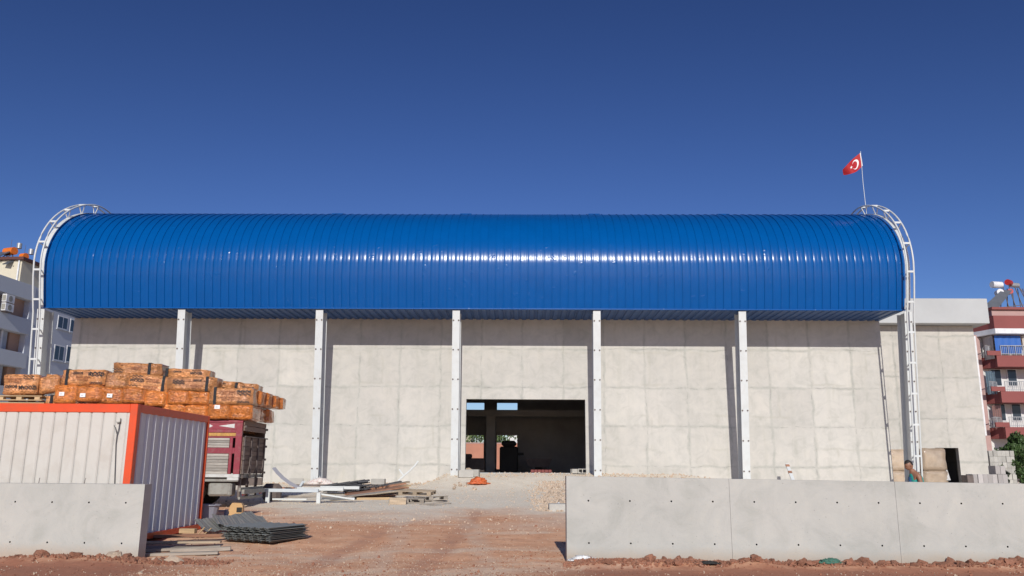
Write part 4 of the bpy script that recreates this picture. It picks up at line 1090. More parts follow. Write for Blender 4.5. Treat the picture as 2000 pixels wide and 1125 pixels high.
def blob_mesh(name, sx, sy, sz, seed, m, sub=3, amp=.25, freq=1.6, flat=True, smooth=True):
    bm = bmesh.new(); bmesh.ops.create_icosphere(bm, subdivisions=sub, radius=1)
    for v in bm.verts:
        d_ = v.co.normalized(); k_ = 1 + amp * noise.noise(d_ * freq + Vector((seed * 5.1, 0, 0))) + amp * .5 * noise.noise(d_ * freq * 3.1 + Vector((0, seed * 2.3, 0)))
        v.co = Vector((d_.x * sx, d_.y * sy, max(d_.z, -.35) * sz if flat else d_.z * sz)) * k_
    me_ = bpy.data.meshes.new(name); bm.to_mesh(me_); bm.free(); me_.materials.append(m)
    me_.polygons.foreach_set('use_smooth', [smooth] * len(me_.polygons)); return me_
def crumple(name, sx, sy, sz, seed, m):
    """folded cloth heap"""
    bm = bmesh.new(); bmesh.ops.create_icosphere(bm, subdivisions=4, radius=1)
    for v in bm.verts:
        d_ = v.co.normalized(); r_ = 1 - abs(noise.noise(d_ * 2.6 + Vector((seed, 0, 0)))) * .75 - abs(noise.noise(d_ * 6 + Vector((0, seed, 0)))) * .35
        v.co = Vector((d_.x * sx, d_.y * sy, max(-.05, d_.z) * sz)) * r_
        if d_.z < .15: v.co.x *= 1.25; v.co.y *= 1.2
    me_ = bpy.data.meshes.new(name); bm.to_mesh(me_); bm.free(); me_.materials.append(m)
    me_.polygons.foreach_set('use_smooth', [True] * len(me_.polygons)); return me_
# sacks at third column
for i, (px, py, dz, lab) in enumerate(((612, 950, 0, 'left cement sack at the foot of the third column'), (637, 949, 0, 'right cement sack at the foot of the third column'), (626, 941, .1, 'upper red-printed cement sack on the other two'))):
    p_ = at(px, py, 39.3); p_.z = ground_z(p_.x, 39.3) + .1 + dz
    tag(link('cement_sack', blob_mesh('cement_sack', .36, .22, .17, i + 2, M['sack'], 3, .3, 2.2), None, loc=p_, rot=(0, 0, R(20 * i - 20))), lab, 'sack', 'red and white sacks at the column foot')
# blocks near wall
def hollow_block(o_, T=None):
    b_ = MB(); w, d, h = .40, .20, .19
    for a_ in ((-w / 2, -w / 2 + .035), (-.018, .018), (w / 2 - .035, w / 2)): b_.box(a_[0], a_[1], -d / 2 + .03, d / 2 - .03, 0, h, T)
    b_.box(-w / 2, w / 2, -d / 2, -d / 2 + .029, 0, h, T); b_.box(-w / 2, w / 2, d / 2 - .029, d / 2, 0, h, T)
    return b_
hbm = hollow_block(None).mesh('concrete_block', M['block'])
for px, py, Y, rx, rz, s, lab in ((578, 946, 39.5, 0, 10, 1.6, 'grey concrete block by the wall left of the third column'), (739, 942, 39.6, 0, -5, 1.6, 'grey concrete block against the wall behind the wood pile'),
      (1124, 923, 41.3, 0, 20, 1.1, 'solid looking block on the door sill at the right'), (1137, 923, 41.2, 90, 0, 1.1, 'hollow block on its side showing its cells at the right door jamb'),
      (909, 945, 39.4, 0, 12, 1.7, 'pale block left of the orange cloth'), (922, 938, 39.8, 0, -8, 1.7, 'grey block behind the orange cloth')):
    p_ = at(px, py, Y); hz = ground_z(p_.x, p_.y); z = max(hz, 0)
    if px in (1124, 1137): z = 1.40
    tag(link('concrete_block', hbm, None, loc=(p_.x, p_.y, z + (.11 if rx else 0)), rot=(R(rx), 0, R(rz)), scale=(s, s, s)), lab, 'concrete block')
# dark bundle, brown boards, pallets
def board_pile():
    spec = [  # px0,py0,px1,py1 (ends), Y0,Y1,w,th,mat,label
     (640, 986, 768, 958, 30.5, 31.5, .9, .02, 'wood_grey', 'thin grey sheet edge lying at the front left of the wood pile'),
     (680, 975, 785, 951, 32.4, 33.6, .8, .05, 'wood_brown', 'brown board at the left of the wood pile, lowest'),
     (684, 969, 792, 952, 32.8, 34.0, .7, .05, 'wood_brown', 'brown board on the wood pile, second layer'),
     (692, 964, 798, 948, 33.2, 34.2, .6, .05, 'wood_tan', 'lighter board on the wood pile, topmost'),
     (676, 966, 790, 944, 33.6, 34.6, .5, .06, 'wood_brown', 'reddish brown board at the back of the wood pile'),
     (688, 978, 770, 968, 31.4, 32.0, .5, .05, 'wood_brown', 'brown board low at the front of the wood pile'),
     (690, 961, 798, 941, 34.0, 34.9, .45, .05, 'wood', 'weathered board highest at the rear of the wood pile'),
     (700, 973, 800, 956, 32.0, 33.0, .4, .06, 'wood', 'long beam sloping up along the front of the wood pile'),
     (697, 982, 766, 984, 30.6, 30.6, .14, .08, 'wood_tan', 'thin tan batten on the ground before the pallets'),
     (545, 979, 655, 976, 31.4, 31.6, .16, .05, 'wood_grey', 'grey batten lying in front of the trestle'),
    ]
    for x0_, y0_, x1_, y1_, Ya, Yb, w_, t_, m_, lab in spec:
        A = at(x0_, y0_, Ya); B_ = at(x1_, y1_, Yb)
        A.z = max(A.z, ground_z(A.x, A.y) + .04); B_.z = max(B_.z, ground_z(B_.x, B_.y) + .05)
        b_ = MB(); b_.beam(A, B_, w_, t_); tag(b_.build('board', M[m_]), lab, 'board', 'boards in the wood pile')
board_pile()
# dark mesh bundle
A = at(625, 972, 33.5); o = thing('rebar_mesh_roll', 'dark bundle of wire mesh lying left of the brown boards', 'wire mesh', (A.x, A.y, ground_z(A.x, A.y)))
rnd = random.Random(11); b = MB()
for k in range(150):
    x = rnd.uniform(0, 1.35); y = rnd.uniform(-.3, .5); z = rnd.uniform(.05, .3 + .12 * x); a_ = rnd.uniform(-.35, .35)
    b.beam((x, y, z), (x + .7 * math.cos(a_), y + .4 * math.sin(a_), z + .10 + rnd.uniform(-.04, .04)), .04, .035)
for k in range(60):
    x = rnd.uniform(0, 2.7); z = .05 + .16 * x / 2.2 + rnd.uniform(0, .12); b.beam((x, -.35, z), (x + rnd.uniform(-.2, .2), .5, z + .05), .02, .02)
mo = b.build('mesh_wires', M['mesh_black'], o); mo['kind'] = 'stuff'
b = MB(); A1 = at(695, 962, 35.5); B1 = at(784, 944, 36.0); b.beam(A1, B1, .5, .22); tag(b.build('grey_panel_stack', M['mesh_black']), 'dark grey flat panel rising behind the brown boards', 'panel')
def pallet(px, py, rz, label, tilt=0, dz=0, miss=0, m='wood_grey'):
    p_ = gp(px, py); o_ = thing('wooden_pallet', label, 'pallet', (p_.x, p_.y, p_.z + dz), (R(tilt), R(tilt * .5), R(rz)), 'wooden pallets on the ground by the wood pile')
    for k in range(5 - miss): gbox(o_, 'deck_board', m, -.6, .6, -.5 + k * .22, -.38 + k * .22, .125, .147)
    for yy in (-.5, -.05, .38):
        gbox(o_, 'bottom_board', m, -.6, .6, yy, yy + .12, 0, .022)
        for xx in (-.6, -.07, .45): gbox(o_, 'block', m, xx, xx + .15, yy, yy + .12, .0225, .1)
    for xx in (-.6, -.07, .45): gbox(o_, 'stringer', m, xx, xx + .15, -.5, .5, .1005, .1245)
pallet(795, 981, 4, 'grey wooden pallet on the ground, nearer one beside the brown boards')
pallet(815, 974, -6, 'wooden pallet resting skewed on the nearer one', tilt=3, dz=.16, m='wood')
pallet(838, 978, 14, 'broken pallet at the right end of the wood pile', tilt=-4, miss=2)
b = MB(); p_ = gp(777, 985); b.cbox(-.28, .28, -.2, .2, 0, .22, .01); tag(b.build('timber_block', M['wood'], None, loc=p_, rot=(0, 0, R(6))), 'square timber block at the near corner of the pallets', 'timber block')
plank(845, 986, .9, .12, .04, 20, 'short grey board off the right end of the pallets', 'wood_grey', tilt=-4, dz=.03)
plank(862, 983, .7, .1, .03, -18, 'small broken board furthest right of the wood pile', 'wood_grey', tilt=5, dz=.04)
plank(690, 958, .5, .1, .03, 30, 'light offcut lying beyond the mesh bundle', 'wood_tan', dz=.3)
# orange cloth
p_ = at(934, 950, 37.6); p_.z = ground_z(p_.x, p_.y) + .02
tag(link('orange_cloth', crumple('orange_cloth', .5, .34, .36, 6.3, M['orange_tarp']), None, loc=p_), 'crumpled bright orange tarpaulin heap on the ramp before the doorway', 'tarpaulin')
p_ = at(1090, 982, 27.0); p_.z = ground_z(p_.x, p_.y) + .02
tag(link('white_bag', crumple('white_bag', .26, .22, .2, 7.7, M['white_bag']), None, loc=p_), 'crumpled white plastic bag left of the long retaining wall', 'plastic bag')
p_ = gp(1140, 1103); p_ = Vector((at(1140, 1100, 15.0).x, 15.02, ground_z(1.3, 15.0)))
tag(link('white_bag', crumple('white_bag', .27, .12, .1, 2.1, M['white_bag']), None, loc=p_), 'flattened white plastic sack at the foot of the long wall end', 'plastic bag')
# leaning striped stake and debris by right part of the wall
A = at(1537, 906, 40.5); B_ = at(1549, 938, 39.8); o = thing('marker_stake', 'pale stake with brown marks leaning before the wall right of the sixth column', 'stake')
b = MB(); b.beam(A, B_, .16, .05); b.build('stake', M['wood_tan'] if False else M['white_steel'], o)
for t in (.05, .45): b = MB(); q0 = A.lerp(B_, t); q1 = A.lerp(B_, t + .14); b.beam(q0, q1, .175, .06); b.build('brown_mark', M['wood_brown'], o)

# concrete slab lying at right end of ramp
o = thing('concrete_slab', 'tilted grey concrete slab against the inner end of the long wall', 'slab', gp(1098, 1000))
gbox(o, 'slab_body', 'block', -.4, .2, 0, .6, -.1, .22, c=.02)

# rocks: larger ones as things, the rest gravel
rocks = [blob_mesh('rock', 1, .8, .8, s, M['rock_red'], 2, .55, 1.7, smooth=False) for s in range(6)]
rocksp = [blob_mesh('rock', 1, .8, .75, s + 9, M['rock_pale'], 2, .55, 1.7, smooth=False) for s in range(4)]
def put_rock(x, y, r, meshes, label, group, dz=0):
    o_ = link('rock', random.choice(meshes), None, loc=(x, y, ground_z(x, y) + r * .22 + dz), rot=(R(random.uniform(-25, 25)), R(random.uniform(-25, 25)), R(random.uniform(0, 360))), scale=(r, r * random.uniform(.7, 1), r * random.uniform(.6, 1)))
    return tag(o_, label, 'rock', group)
def rpx(px, py, r, lab, mm=rocks, grp=None):
    p_ = at(px, py, 14.95); put_rock(p_.x, 14.85, r, mm, lab, grp)
rpx(1682, 1097, .17, 'biggest reddish boulder on the bank before the long wall')
rpx(1268, 1096, .13, 'reddish rock at the left part of the bank, taller than its neighbours')
rpx(1346, 1100, .07, 'dark red rock below the first wall joint, left of it')
rpx(1446, 1100, .08, 'red rock right of the first joint of the long wall')
rpx(1792, 1094, .11, 'angular red rock just right of the second wall joint')
rpx(1742, 1098, .12, 'red clod left of the second wall joint')
rpx(1890, 1104, .11, 'reddish rock in the right part of the bank')
rpx(1975, 1106, .12, 'red rock at the right end of the bank')
rpx(42, 1088, .06, 'small brown stone upright at the foot of the left wall')
rpx(252, 1094, .10, 'red clod at the foot of the left wall near its end')
rpx(85, 1092, .16, 'flat reddish clod at the foot of the left wall')
rpx(345, 1096, .15, 'pale brown boulder on the soil right of the left wall end', rocksp)
rpx(310, 1094, .09, 'small pale brown boulder beside the wall end', rocksp)
rpx(228, 1098, .13, 'low pale stone slab before the left wall', rocksp)
rnd = random.Random(21); random.seed(5)
for k in range(70):
    px = rnd.uniform(1160, 1998) if k < 54 else rnd.uniform(0, 440)
    p_ = at(px, 1100, 14.9); put_rock(p_.x, 14.9 + rnd.uniform(-.3, .18), rnd.uniform(.045, .11) * (1.2 if px > 1400 else 1), rocks, 'fist-sized red clod in the loose bank at the foot of the concrete walls', 'red clods in the bank at the wall foot')
for k in range(20):
    px = rnd.uniform(1050, 1105); py = rnd.uniform(945, 985); p_ = gp(px, py); put_rock(p_.x, p_.y, rnd.uniform(.06, .16), rocksp, 'pale rubble lump beside the ramp at the long wall end', 'rubble lumps beside the ramp')
for k in range(14):
    px = rnd.uniform(885, 935); py = rnd.uniform(944, 958); p_ = gp(px, py); put_rock(p_.x, p_.y, rnd.uniform(.05, .11), rocksp, 'rubble lump around the orange tarpaulin', 'rubble lumps round the tarpaulin')
# rocks inside doorway
for px, py, r, lab in ((915, 917, .3, 'rounded pale sack-like lump just inside the left door jamb'), (918, 911, .24, 'upper rounded lump inside the left door jamb')):
    p_ = at(px, py, 43.2); put_rock(p_.x, 43.2, r, rocksp, lab, None); bpy.data.objects[-1] if False else None
# gravel
def gravel(name, spots, m, seed):
    rnd = random.Random(seed); b_ = MB()
    oc = [Vector(v) for v in ((1, 0, 0), (-1, 0, 0), (0, 1, 0), (0, -1, 0), (0, 0, 1), (0, 0, -1))]
    fc = [(0, 2, 4), (2, 1, 4), (1, 3, 4), (3, 0, 4), (2, 0, 5), (1, 2, 5), (3, 1, 5), (0, 3, 5)]
    for (x, y, r) in spots:
        z = ground_z(x, y) + r * .25; q = Euler((rnd.uniform(0, 6), rnd.uniform(0, 6), rnd.uniform(0, 6))).to_matrix()
        b_.add([q @ (v * r * rnd.uniform(.6, 1.2)) + Vector((x, y, z)) for v in oc], fc, False)
    me_ = bpy.data.meshes.new(name); me_.from_pydata(b_.v, [], b_.f); me_.materials.append(m)
    tag(link(name, me_), kind='stuff'); return me_
rnd = random.Random(2); sp = []
for k in range(6500):
    y = 13.0 + rnd.random() ** 1.6 * 11; x = rnd.uniform(-.72, .72) * y
    sp.append((x, y, rnd.uniform(.005, .02) * (1 + (rnd.random() > .96) * 1.2)))
for k in range(5200):
    px = rnd.uniform(1100, 2050) if rnd.random() < .75 else rnd.uniform(-30, 450)
    p_ = at(px, 1100, 14.9); y = rnd.gauss(14.88, .17)
    if y > 15.15: continue
    sp.append((p_.x, y, rnd.uniform(.01, .045)))
gravel('red_gravel', sp[:5000] + sp[6500:], M['rock_red'], 3)
sp = sp[5000:6500] + [((rnd.uniform(-6, 1.2)), 12.9 + rnd.random() ** 2 * 5, rnd.uniform(.004, .016)) for k in range(2600)]
gravel('pale_foreground_gravel', sp, M['rock_pale'], 8)
sp = []
for k in range(4500):
    y = rnd.uniform(20, 41.5); x = rnd.uniform(-12, 9); sp.append((x, y, rnd.uniform(.008, .03) * (1 + (rnd.random() > .97))))
for k in range(1200):
    p_ = gp(rnd.gauss(1085, 22), rnd.uniform(940, 1000)); sp.append((p_.x, p_.y, rnd.uniform(.02, .07)))
for k in range(900):
    x, y = rnd.uniform(-24, 18), rnd.uniform(39.6, 41.8); sp.append((x, y, rnd.uniform(.02, .08)))
gravel('pale_gravel', sp, M['rock_pale'], 4)
o = place('cloth_scrap', 'dark green cloth scrap caught in the red bank', 'cloth', 1620, 1112); o.location = (at(1622, 1108, 14.8).x, 14.78, ground_z(5.5, 14.8) + .02)
link('scrap_body', crumple('scrap', .22, .12, .09, 9.1, M['green_scrap']), o)
o = thing('dark_scrap', 'flat black scrap lying on the soil before the first wall joint', 'scrap', (at(1384, 1115, 14.7).x, 14.65, ground_z(3.4, 14.65) + .02))
link('scrap_body', crumple('scrap', .2, .12, .05, 3.3, M['rubber']), o)

for k in range(16):
    px = rnd.uniform(1852, 1898); p_ = at(px, 940, 39.5); put_rock(p_.x, rnd.uniform(38.8, 40.4), rnd.uniform(.1, .3), rocksp, 'pale rubble lump between the carton stacks and the pavers', 'rubble lumps before the annex')
# inside the hall: dark machines and stacked goods seen against the light
def hl(x, y, z):  # hall-local to world
    c_, s_ = math.cos(HY), math.sin(HY); return (x * c_ - y * s_, x * s_ + y * c_, z)
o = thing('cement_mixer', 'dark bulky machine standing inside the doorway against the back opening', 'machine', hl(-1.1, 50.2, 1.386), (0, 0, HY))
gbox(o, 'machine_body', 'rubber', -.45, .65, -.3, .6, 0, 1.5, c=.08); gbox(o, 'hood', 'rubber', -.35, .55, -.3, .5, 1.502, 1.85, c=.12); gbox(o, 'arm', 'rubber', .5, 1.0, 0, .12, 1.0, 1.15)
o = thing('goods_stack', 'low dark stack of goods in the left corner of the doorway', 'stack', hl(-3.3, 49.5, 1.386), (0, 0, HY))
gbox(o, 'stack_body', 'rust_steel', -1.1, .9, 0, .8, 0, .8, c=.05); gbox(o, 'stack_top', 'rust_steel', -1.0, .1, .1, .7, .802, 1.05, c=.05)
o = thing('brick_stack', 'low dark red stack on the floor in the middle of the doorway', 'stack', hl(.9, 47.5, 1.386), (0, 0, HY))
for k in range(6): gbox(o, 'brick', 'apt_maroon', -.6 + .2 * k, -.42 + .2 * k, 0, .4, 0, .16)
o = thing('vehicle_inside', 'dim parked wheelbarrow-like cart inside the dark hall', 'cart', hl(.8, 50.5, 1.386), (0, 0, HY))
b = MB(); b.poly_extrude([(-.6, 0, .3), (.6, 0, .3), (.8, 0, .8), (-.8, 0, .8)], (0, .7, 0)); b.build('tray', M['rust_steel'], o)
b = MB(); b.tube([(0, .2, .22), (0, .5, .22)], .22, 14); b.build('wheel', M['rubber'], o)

# ------------------------------------------------------------------ wrapped pallets of cardboard behind the wall at right
def wrapped(px0, px1, py0, py1, Y, label, d=1.1, yaw=0):
    global pack_n; pack_n += 1
    a_ = at(px0, py1, Y); c2 = at(px1, py0, Y); gzz = ground_z((a_.x + c2.x) / 2, Y)
    o_ = thing('wrapped_pallet', label, 'wrapped pallet', ((a_.x + c2.x) / 2, Y + d / 2, gzz), (0, 0, R(yaw)), 'film wrapped cardboard pallets by the annex')
    w_ = c2.x - a_.x; top = c2.z - gzz; mid = top * .42
    ob = link('upper_carton', pack_mesh(w_, top - mid, d, pack_n, M['film_brown']), o_, loc=(0, 0, mid))
    link('lower_carton', pack_mesh(w_ * 1.02, mid - .12, d * 1.02, pack_n + 40, M['film_brown']), o_, loc=(0, 0, .12))
    gbox(o_, 'pallet_base', 'wood_tan', -w_ / 2, w_ / 2, -d / 2, d / 2, 0, .12)
wrapped(1733, 1790, 878, 936, 42.5, 'brown carton stack in film left of the white truss leg')
wrapped(1792, 1801, 877, 936, 42.8, 'narrow brown carton stack right behind the truss leg')
wrapped(1805, 1846, 876, 936, 42.2, 'tall brown carton stack in shiny film before the annex door')
b = MB(); A = at(1846, 905, 42.6); B_ = at(1857, 938, 42.0)
b.add([A, at(1843, 938, 42.3), B_, (A.x + .1, A.y + .9, A.z), (A.x + .35, A.y + 1.0, B_.z)], [(0, 1, 2), (0, 2, 4, 3)]); 
tag(b.build('loose_film', M['white_bag']), 'loose clear film hanging off the last carton stack', 'plastic film')
# paver stacks
def paver_stack(px0, px1, py0, Y, label, rows=1, m='paver', gz_=None, step=None):
    a_ = at(px0, py0, Y); c2 = at(px1, py0, Y); g0 = ground_z(a_.x, Y) if gz_ is None else gz_
    o_ = thing('block_stack', label, 'block stack', (a_.x, Y, g0)); w_ = c2.x - a_.x; n_ = max(3, round(w_ / .22)); h_ = (a_.z - g0); rr = max(1, round(h_ / .34))
    b_ = MB(); b_.cbox(.004, w_ / n_ - .004, 0, .55, .003, h_ / rr - .003, .008); me_ = b_.mesh('block', M[m])
    for k in range(n_):
        for r_ in range(rr): link('block', me_, o_, loc=(k * w_ / n_, .012 * ((k * 5 + r_ * 3) % 4), r_ * h_ / rr))
    return o_, w_, h_, me_
o, w_, h_, me_ = paver_stack(1900, 1968, 926, 36.5, 'long low stack of upright grey pavers behind the long wall at right')
for k in range(2): link('block', me_, o, loc=(w_ - .5 + k * .22, .01, h_), scale=(1, 1, .9))
o = thing('dark_crate', 'dark box end standing at the left end of the paver stack', 'crate', (at(1895, 926, 36.4).x, 36.4, ground_z(20, 36.4)))
gbox(o, 'crate_body', 'rust_steel', -.14, .13, 0, .5, 0, at(1895, 928, 36.4).z - ground_z(20, 36.4))
o, w_, h_, me_ = paver_stack(1931, 1980, 880, 47.5, 'tall pallet of grey hollow blocks right of the annex before the trees', m='block')
# debris bank between annex and wall
# ------------------------------------------------------------------ man
def skin_mesh(name, verts, edges, radii, m, sub=2, root=0):
    me_ = bpy.data.meshes.new(name); me_.from_pydata([Vector(v) for v in verts], edges, [])
    o_ = bpy.data.objects.new(name, me_); col.objects.link(o_)
    md = o_.modifiers.new('s', 'SKIN'); md.use_smooth_shade = True
    sv = me_.skin_vertices[0].data
    for i, r_ in enumerate(radii): sv[i].radius = r_ if isinstance(r_, tuple) else (r_, r_); sv[i].use_root = (i == root)
    sb = o_.modifiers.new('u', 'SUBSURF'); sb.levels = sub; sb.render_levels = sub
    dg = bpy.context.evaluated_depsgraph_get(); dg.update(); ev = bpy.data.meshes.new_from_object(o_.evaluated_get(dg)); bpy.data.objects.remove(o_)
    ev.materials.clear(); ev.materials.append(m); ev.polygons.foreach_set('use_smooth', [True] * len(ev.polygons)); return ev
mp_ = at(1793, 930, 20.0); mz = ground_z(mp_.x, 20.0)
man = thing('person', 'man in a teal sleeveless vest with short dark hair walking behind the long wall', 'person', (mp_.x, 20.0, mz), (0, 0, 0))
# he walks towards -x; x forward = -x
V = [(0, 0, .93), (-.02, 0, 1.08), (-.05, 0, 1.25), (-.085, 0, 1.40), (-.12, 0, 1.49), (-.155, -.0, 1.555),      # pelvis..neck 0-5
     (-.07, -.17, 1.41), (-.03, -.21, 1.14), (-.13, -.20, .92), (-.16, -.20, .85),        # near arm 6-9
     (-.07, .17, 1.41), (-.02, .21, 1.14), (.06, .2, .90), (.05, .2, .82),             # far arm 10-13
     (0, -.09, .90), (-.12, -.09, .50), (-.02, -.09, .09), (-.16, -.09, .04),     # near leg 14-17
     (0, .09, .90), (.06, .09, .50), (.22, .09, .12), (.10, .09, .05)]
E = [(0, 1), (1, 2), (2, 3), (3, 4), (4, 5), (3, 6), (6, 7), (7, 8), (8, 9), (3, 10), (10, 11), (11, 12), (12, 13), (0, 14), (14, 15), (15, 16), (16, 17), (0, 18), (18, 19), (19, 20), (20, 21)]
Rr = [(.13, .15), (.115, .14), (.12, .16), (.11, .16), (.065, .075), .055, .062, .047, .036, .034, .062, .047, .036, .034, .085, .055, .04, .035, .085, .055, .04, .035]
link('body', skin_mesh('body', V, E, Rr, M['skin']), man)
# head: shaped sphere with brow, nose, chin
def head_mesh():
    bm = bmesh.new(); bmesh.ops.create_uvsphere(bm, u_segments=28, v_segments=22, radius=1)
    for v in bm.verts:
        x, y, z = v.co; f = max(0, -x)      # face towards -x
        X = x * .098; Yy = y * .076; Z = z * .118
        if z < 0: X *= 1 - .12 * (-z) * (x > 0) ; Yy *= 1 + .28 * z
        if z < -.3 and f > .3: X -= .012
        g_ = math.exp(-((y / .16) ** 2) - ((z + .12) / .17) ** 2) * f; X -= .030 * g_            # nose
        X -= .006 * math.exp(-((z - .22) / .1) ** 2) * f                                         # brow
        X += .010 * math.exp(-(((abs(y) - .38) / .18) ** 2) - ((z - .05) / .1) ** 2) * f         # eye sockets
        X -= .007 * math.exp(-((y / .3) ** 2) - ((z + .5) / .09) ** 2) * f                       # lips
        v.co = Vector((X, Yy, Z))
    me_ = bpy.data.meshes.new('head'); bm.to_mesh(me_); bm.free(); me_.materials.append(M['skin']); me_.polygons.foreach_set('use_smooth', [True] * len(me_.polygons)); return me_
hd = link('head', head_mesh(), man, loc=(-.195, 0, 1.635), rot=(0, R(-24), 0))
bm = bmesh.new(); bmesh.ops.create_uvsphere(bm, u_segments=24, v_segments=18, radius=1)
bmesh.ops.delete(bm, geom=[v for v in bm.verts if (v.co.z < .42 - .0 and v.co.x < .05) or (v.co.z < -.25)], context='VERTS')
for v in bm.verts: v.co = Vector((v.co.x * .104 + .003, v.co.y * .081, v.co.z * .126)) + noise.noise_vector(v.co * 9) * .004
me_ = bpy.data.meshes.new('hair'); bm.to_mesh(me_); bm.free(); me_.materials.append(M['hair']); me_.polygons.foreach_set('use_smooth', [True] * len(me_.polygons)); link('hair', me_, hd)
for s in (-1, 1):
    link('ear', blob_mesh('ear', .022, .010, .030, 1, M['skin'], 2, .1, flat=False), hd, loc=(.012, s * .079, -.005))
    link('eye', blob_mesh('eye', .008, .010, .006, 1, M['hair'], 2, .05, flat=False), hd, loc=(-.087, s * .03, .012))
# vest and trousers: shells slightly outside the body
V2 = [(0, 0, .90), (-.02, 0, 1.08), (-.05, 0, 1.25), (-.085, 0, 1.40), (-.10, -.08, 1.46), (-.10, .08, 1.46)]
link('vest', skin_mesh('vest', V2, [(0, 1), (1, 2), (2, 3), (3, 4), (3, 5)], [(.17, .17), (.165, .165), (.165, .18), (.165, .165), (.10, .06), (.10, .06)], M['shirt']), man)
b = MB(); b.tube([(-.165, -.03, 1.0), (-.205, -.02, 1.2), (-.20, -.02, 1.36)], .055, 8, r2=.045); link('vest_print', b.mesh('vest_print', M['shirt_navy']), man)
V3 = [(0, 0, .95), (0, -.09, .88), (-.12, -.09, .50), (-.02, -.09, .12), (0, .09, .88), (.06, .09, .50), (.21, .09, .14)]
link('trousers', skin_mesh('trousers', V3, [(0, 1), (1, 2), (2, 3), (0, 4), (4, 5), (5, 6)], [(.15, .17), .105, .078, .065, .105, .078, .065], M['shorts']), man)
for (x, y, z) in ((-.07, -.09, .0), (.18, .09, .03)):
    link('shoe', blob_mesh('shoe', .14, .05, .06, 2, M['shoe'], 2, .05), man, loc=(x, y, z + .03))
hand = skin_mesh('hand', [(0, 0, 0), (-.01, 0, -.07), (-.035, -.0, -.10), (-.04, 0, -.15), (-.012, 0, -.11), (-.02, 0, -.17), (.01, 0, -.10), (.005, 0, -.165), (.03, 0, -.09), (.03, 0, -.14), (-.035, 0, -.03), (-.06, 0, -.08)],
     [(0, 1), (1, 2), (2, 3), (1, 4), (4, 5), (1, 6), (6, 7), (1, 8), (8, 9), (0, 10), (10, 11)], [(.025, .015), (.035, .014), .009, .007, .009, .007, .009, .007, .008, .006, .011, .008], M['skin'], 1)
link('hand', hand, man, loc=(-.165, -.2, .85)); link('hand', hand, man, loc=(.05, .2, .82))

# ------------------------------------------------------------------ flag
YF = 42.0
P0 = at(1681, 298, YF); P1 = at(1684.8, 323.5, YF); Q0 = at(1645.5, 331.5, YF); Q1 = at(1650, 340, YF); PB = at(1692.5, 418, YF)
flag = thing('flag', 'red flag with white crescent and star on a thin pole above the roof', 'flag')
b = MB(); ptop = P0 + (P0 - PB).normalized() * .08; b.tube([PB, PB.lerp(ptop, .5) + Vector((-.03, 0, 0)), ptop], .02, 6, r2=.013); b.build('pole', M['pole'], flag)
def cloth(u, v):
    a_ = P0.lerp(P1, v); c2 = Q0.lerp(Q1, v); p_ = a_.lerp(c2, u)
    p_ += Vector((0, .16 * math.sin(u * 6.2 + v * 1.5) * u, 0))
    p_.z += (.10 * math.sin(math.pi * u) * (1 - v) * .6) - .10 * math.sin(math.pi * u) * v * .9 - .0
    p_.z += -.22 * v * u * (1 - u) * 1.6
    return p_
nu, nv = 26, 14; b = MB(); b.add([cloth(i / nu, j / nv) for j in range(nv + 1) for i in range(nu + 1)], [(j * (nu + 1) + i, j * (nu + 1) + i + 1, (j + 1) * (nu + 1) + i + 1, (j + 1) * (nu + 1) + i) for j in range(nv) for i in range(nu)], True)
b.build('flag_cloth', M['flag_red'], flag)
b = MB(); b.add([cloth(u, v) + Vector((0, -.004, 0)) for v in (0, .25, .5, .75, 1) for u in (0, .045)], [(2 * i, 2 * i + 1, 2 * i + 3, 2 * i + 2) for i in range(4)]); b.build('hoist_band', M['flag_white'], flag)
def emblem(name, strips):
    b_ = MB()
    for sgn in (-.006, .006):
        for quad in strips: b_.add([cloth(*q) + Vector((0, sgn, 0)) for q in quad], [tuple(range(len(quad)))])
    b_.build(name, M['flag_white'], flag)
st = []; n = 28
for k in range(n):
    def pt(a_):
        o_ = (.36 + .20 * math.cos(a_), .5 + .33 * math.sin(a_)); 
        # inner circle shifted to the fly
        i_ = (.40 + .155 * math.cos(a_), .5 + .26 * math.sin(a_)); return o_, i_
    a0 = R(38) + (R(360) - R(76)) * k / n; a1 = R(38) + (R(360) - R(76)) * (k + 1) / n
    (o0, i0), (o1, i1) = pt(a0), pt(a1); st.append((o0, o1, i1, i0))
emblem('crescent', st)
star = []
for k in range(5):
    c0 = (.62, .5); a_ = R(180 + 72 * k); tip = (c0[0] + .085 * math.cos(a_), c0[1] + .14 * math.sin(a_))
    l_ = (c0[0] + .033 * math.cos(a_ - R(36)), c0[1] + .055 * math.sin(a_ - R(36))); r_ = (c0[0] + .033 * math.cos(a_ + R(36)), c0[1] + .055 * math.sin(a_ + R(36)))
    star.append((c0, l_, tip, r_))
emblem('star', star)

# ------------------------------------------------------------------ left apartment block (receding shaded facade)
AZ = R(3.6); o3 = at(0, 600, 63.0)
left = thing('apartment_block', 'blue-grey apartment block with air conditioners seen behind the left end of the hall', 'building', (o3.x, 63.0, 0), (0, 0, -AZ))
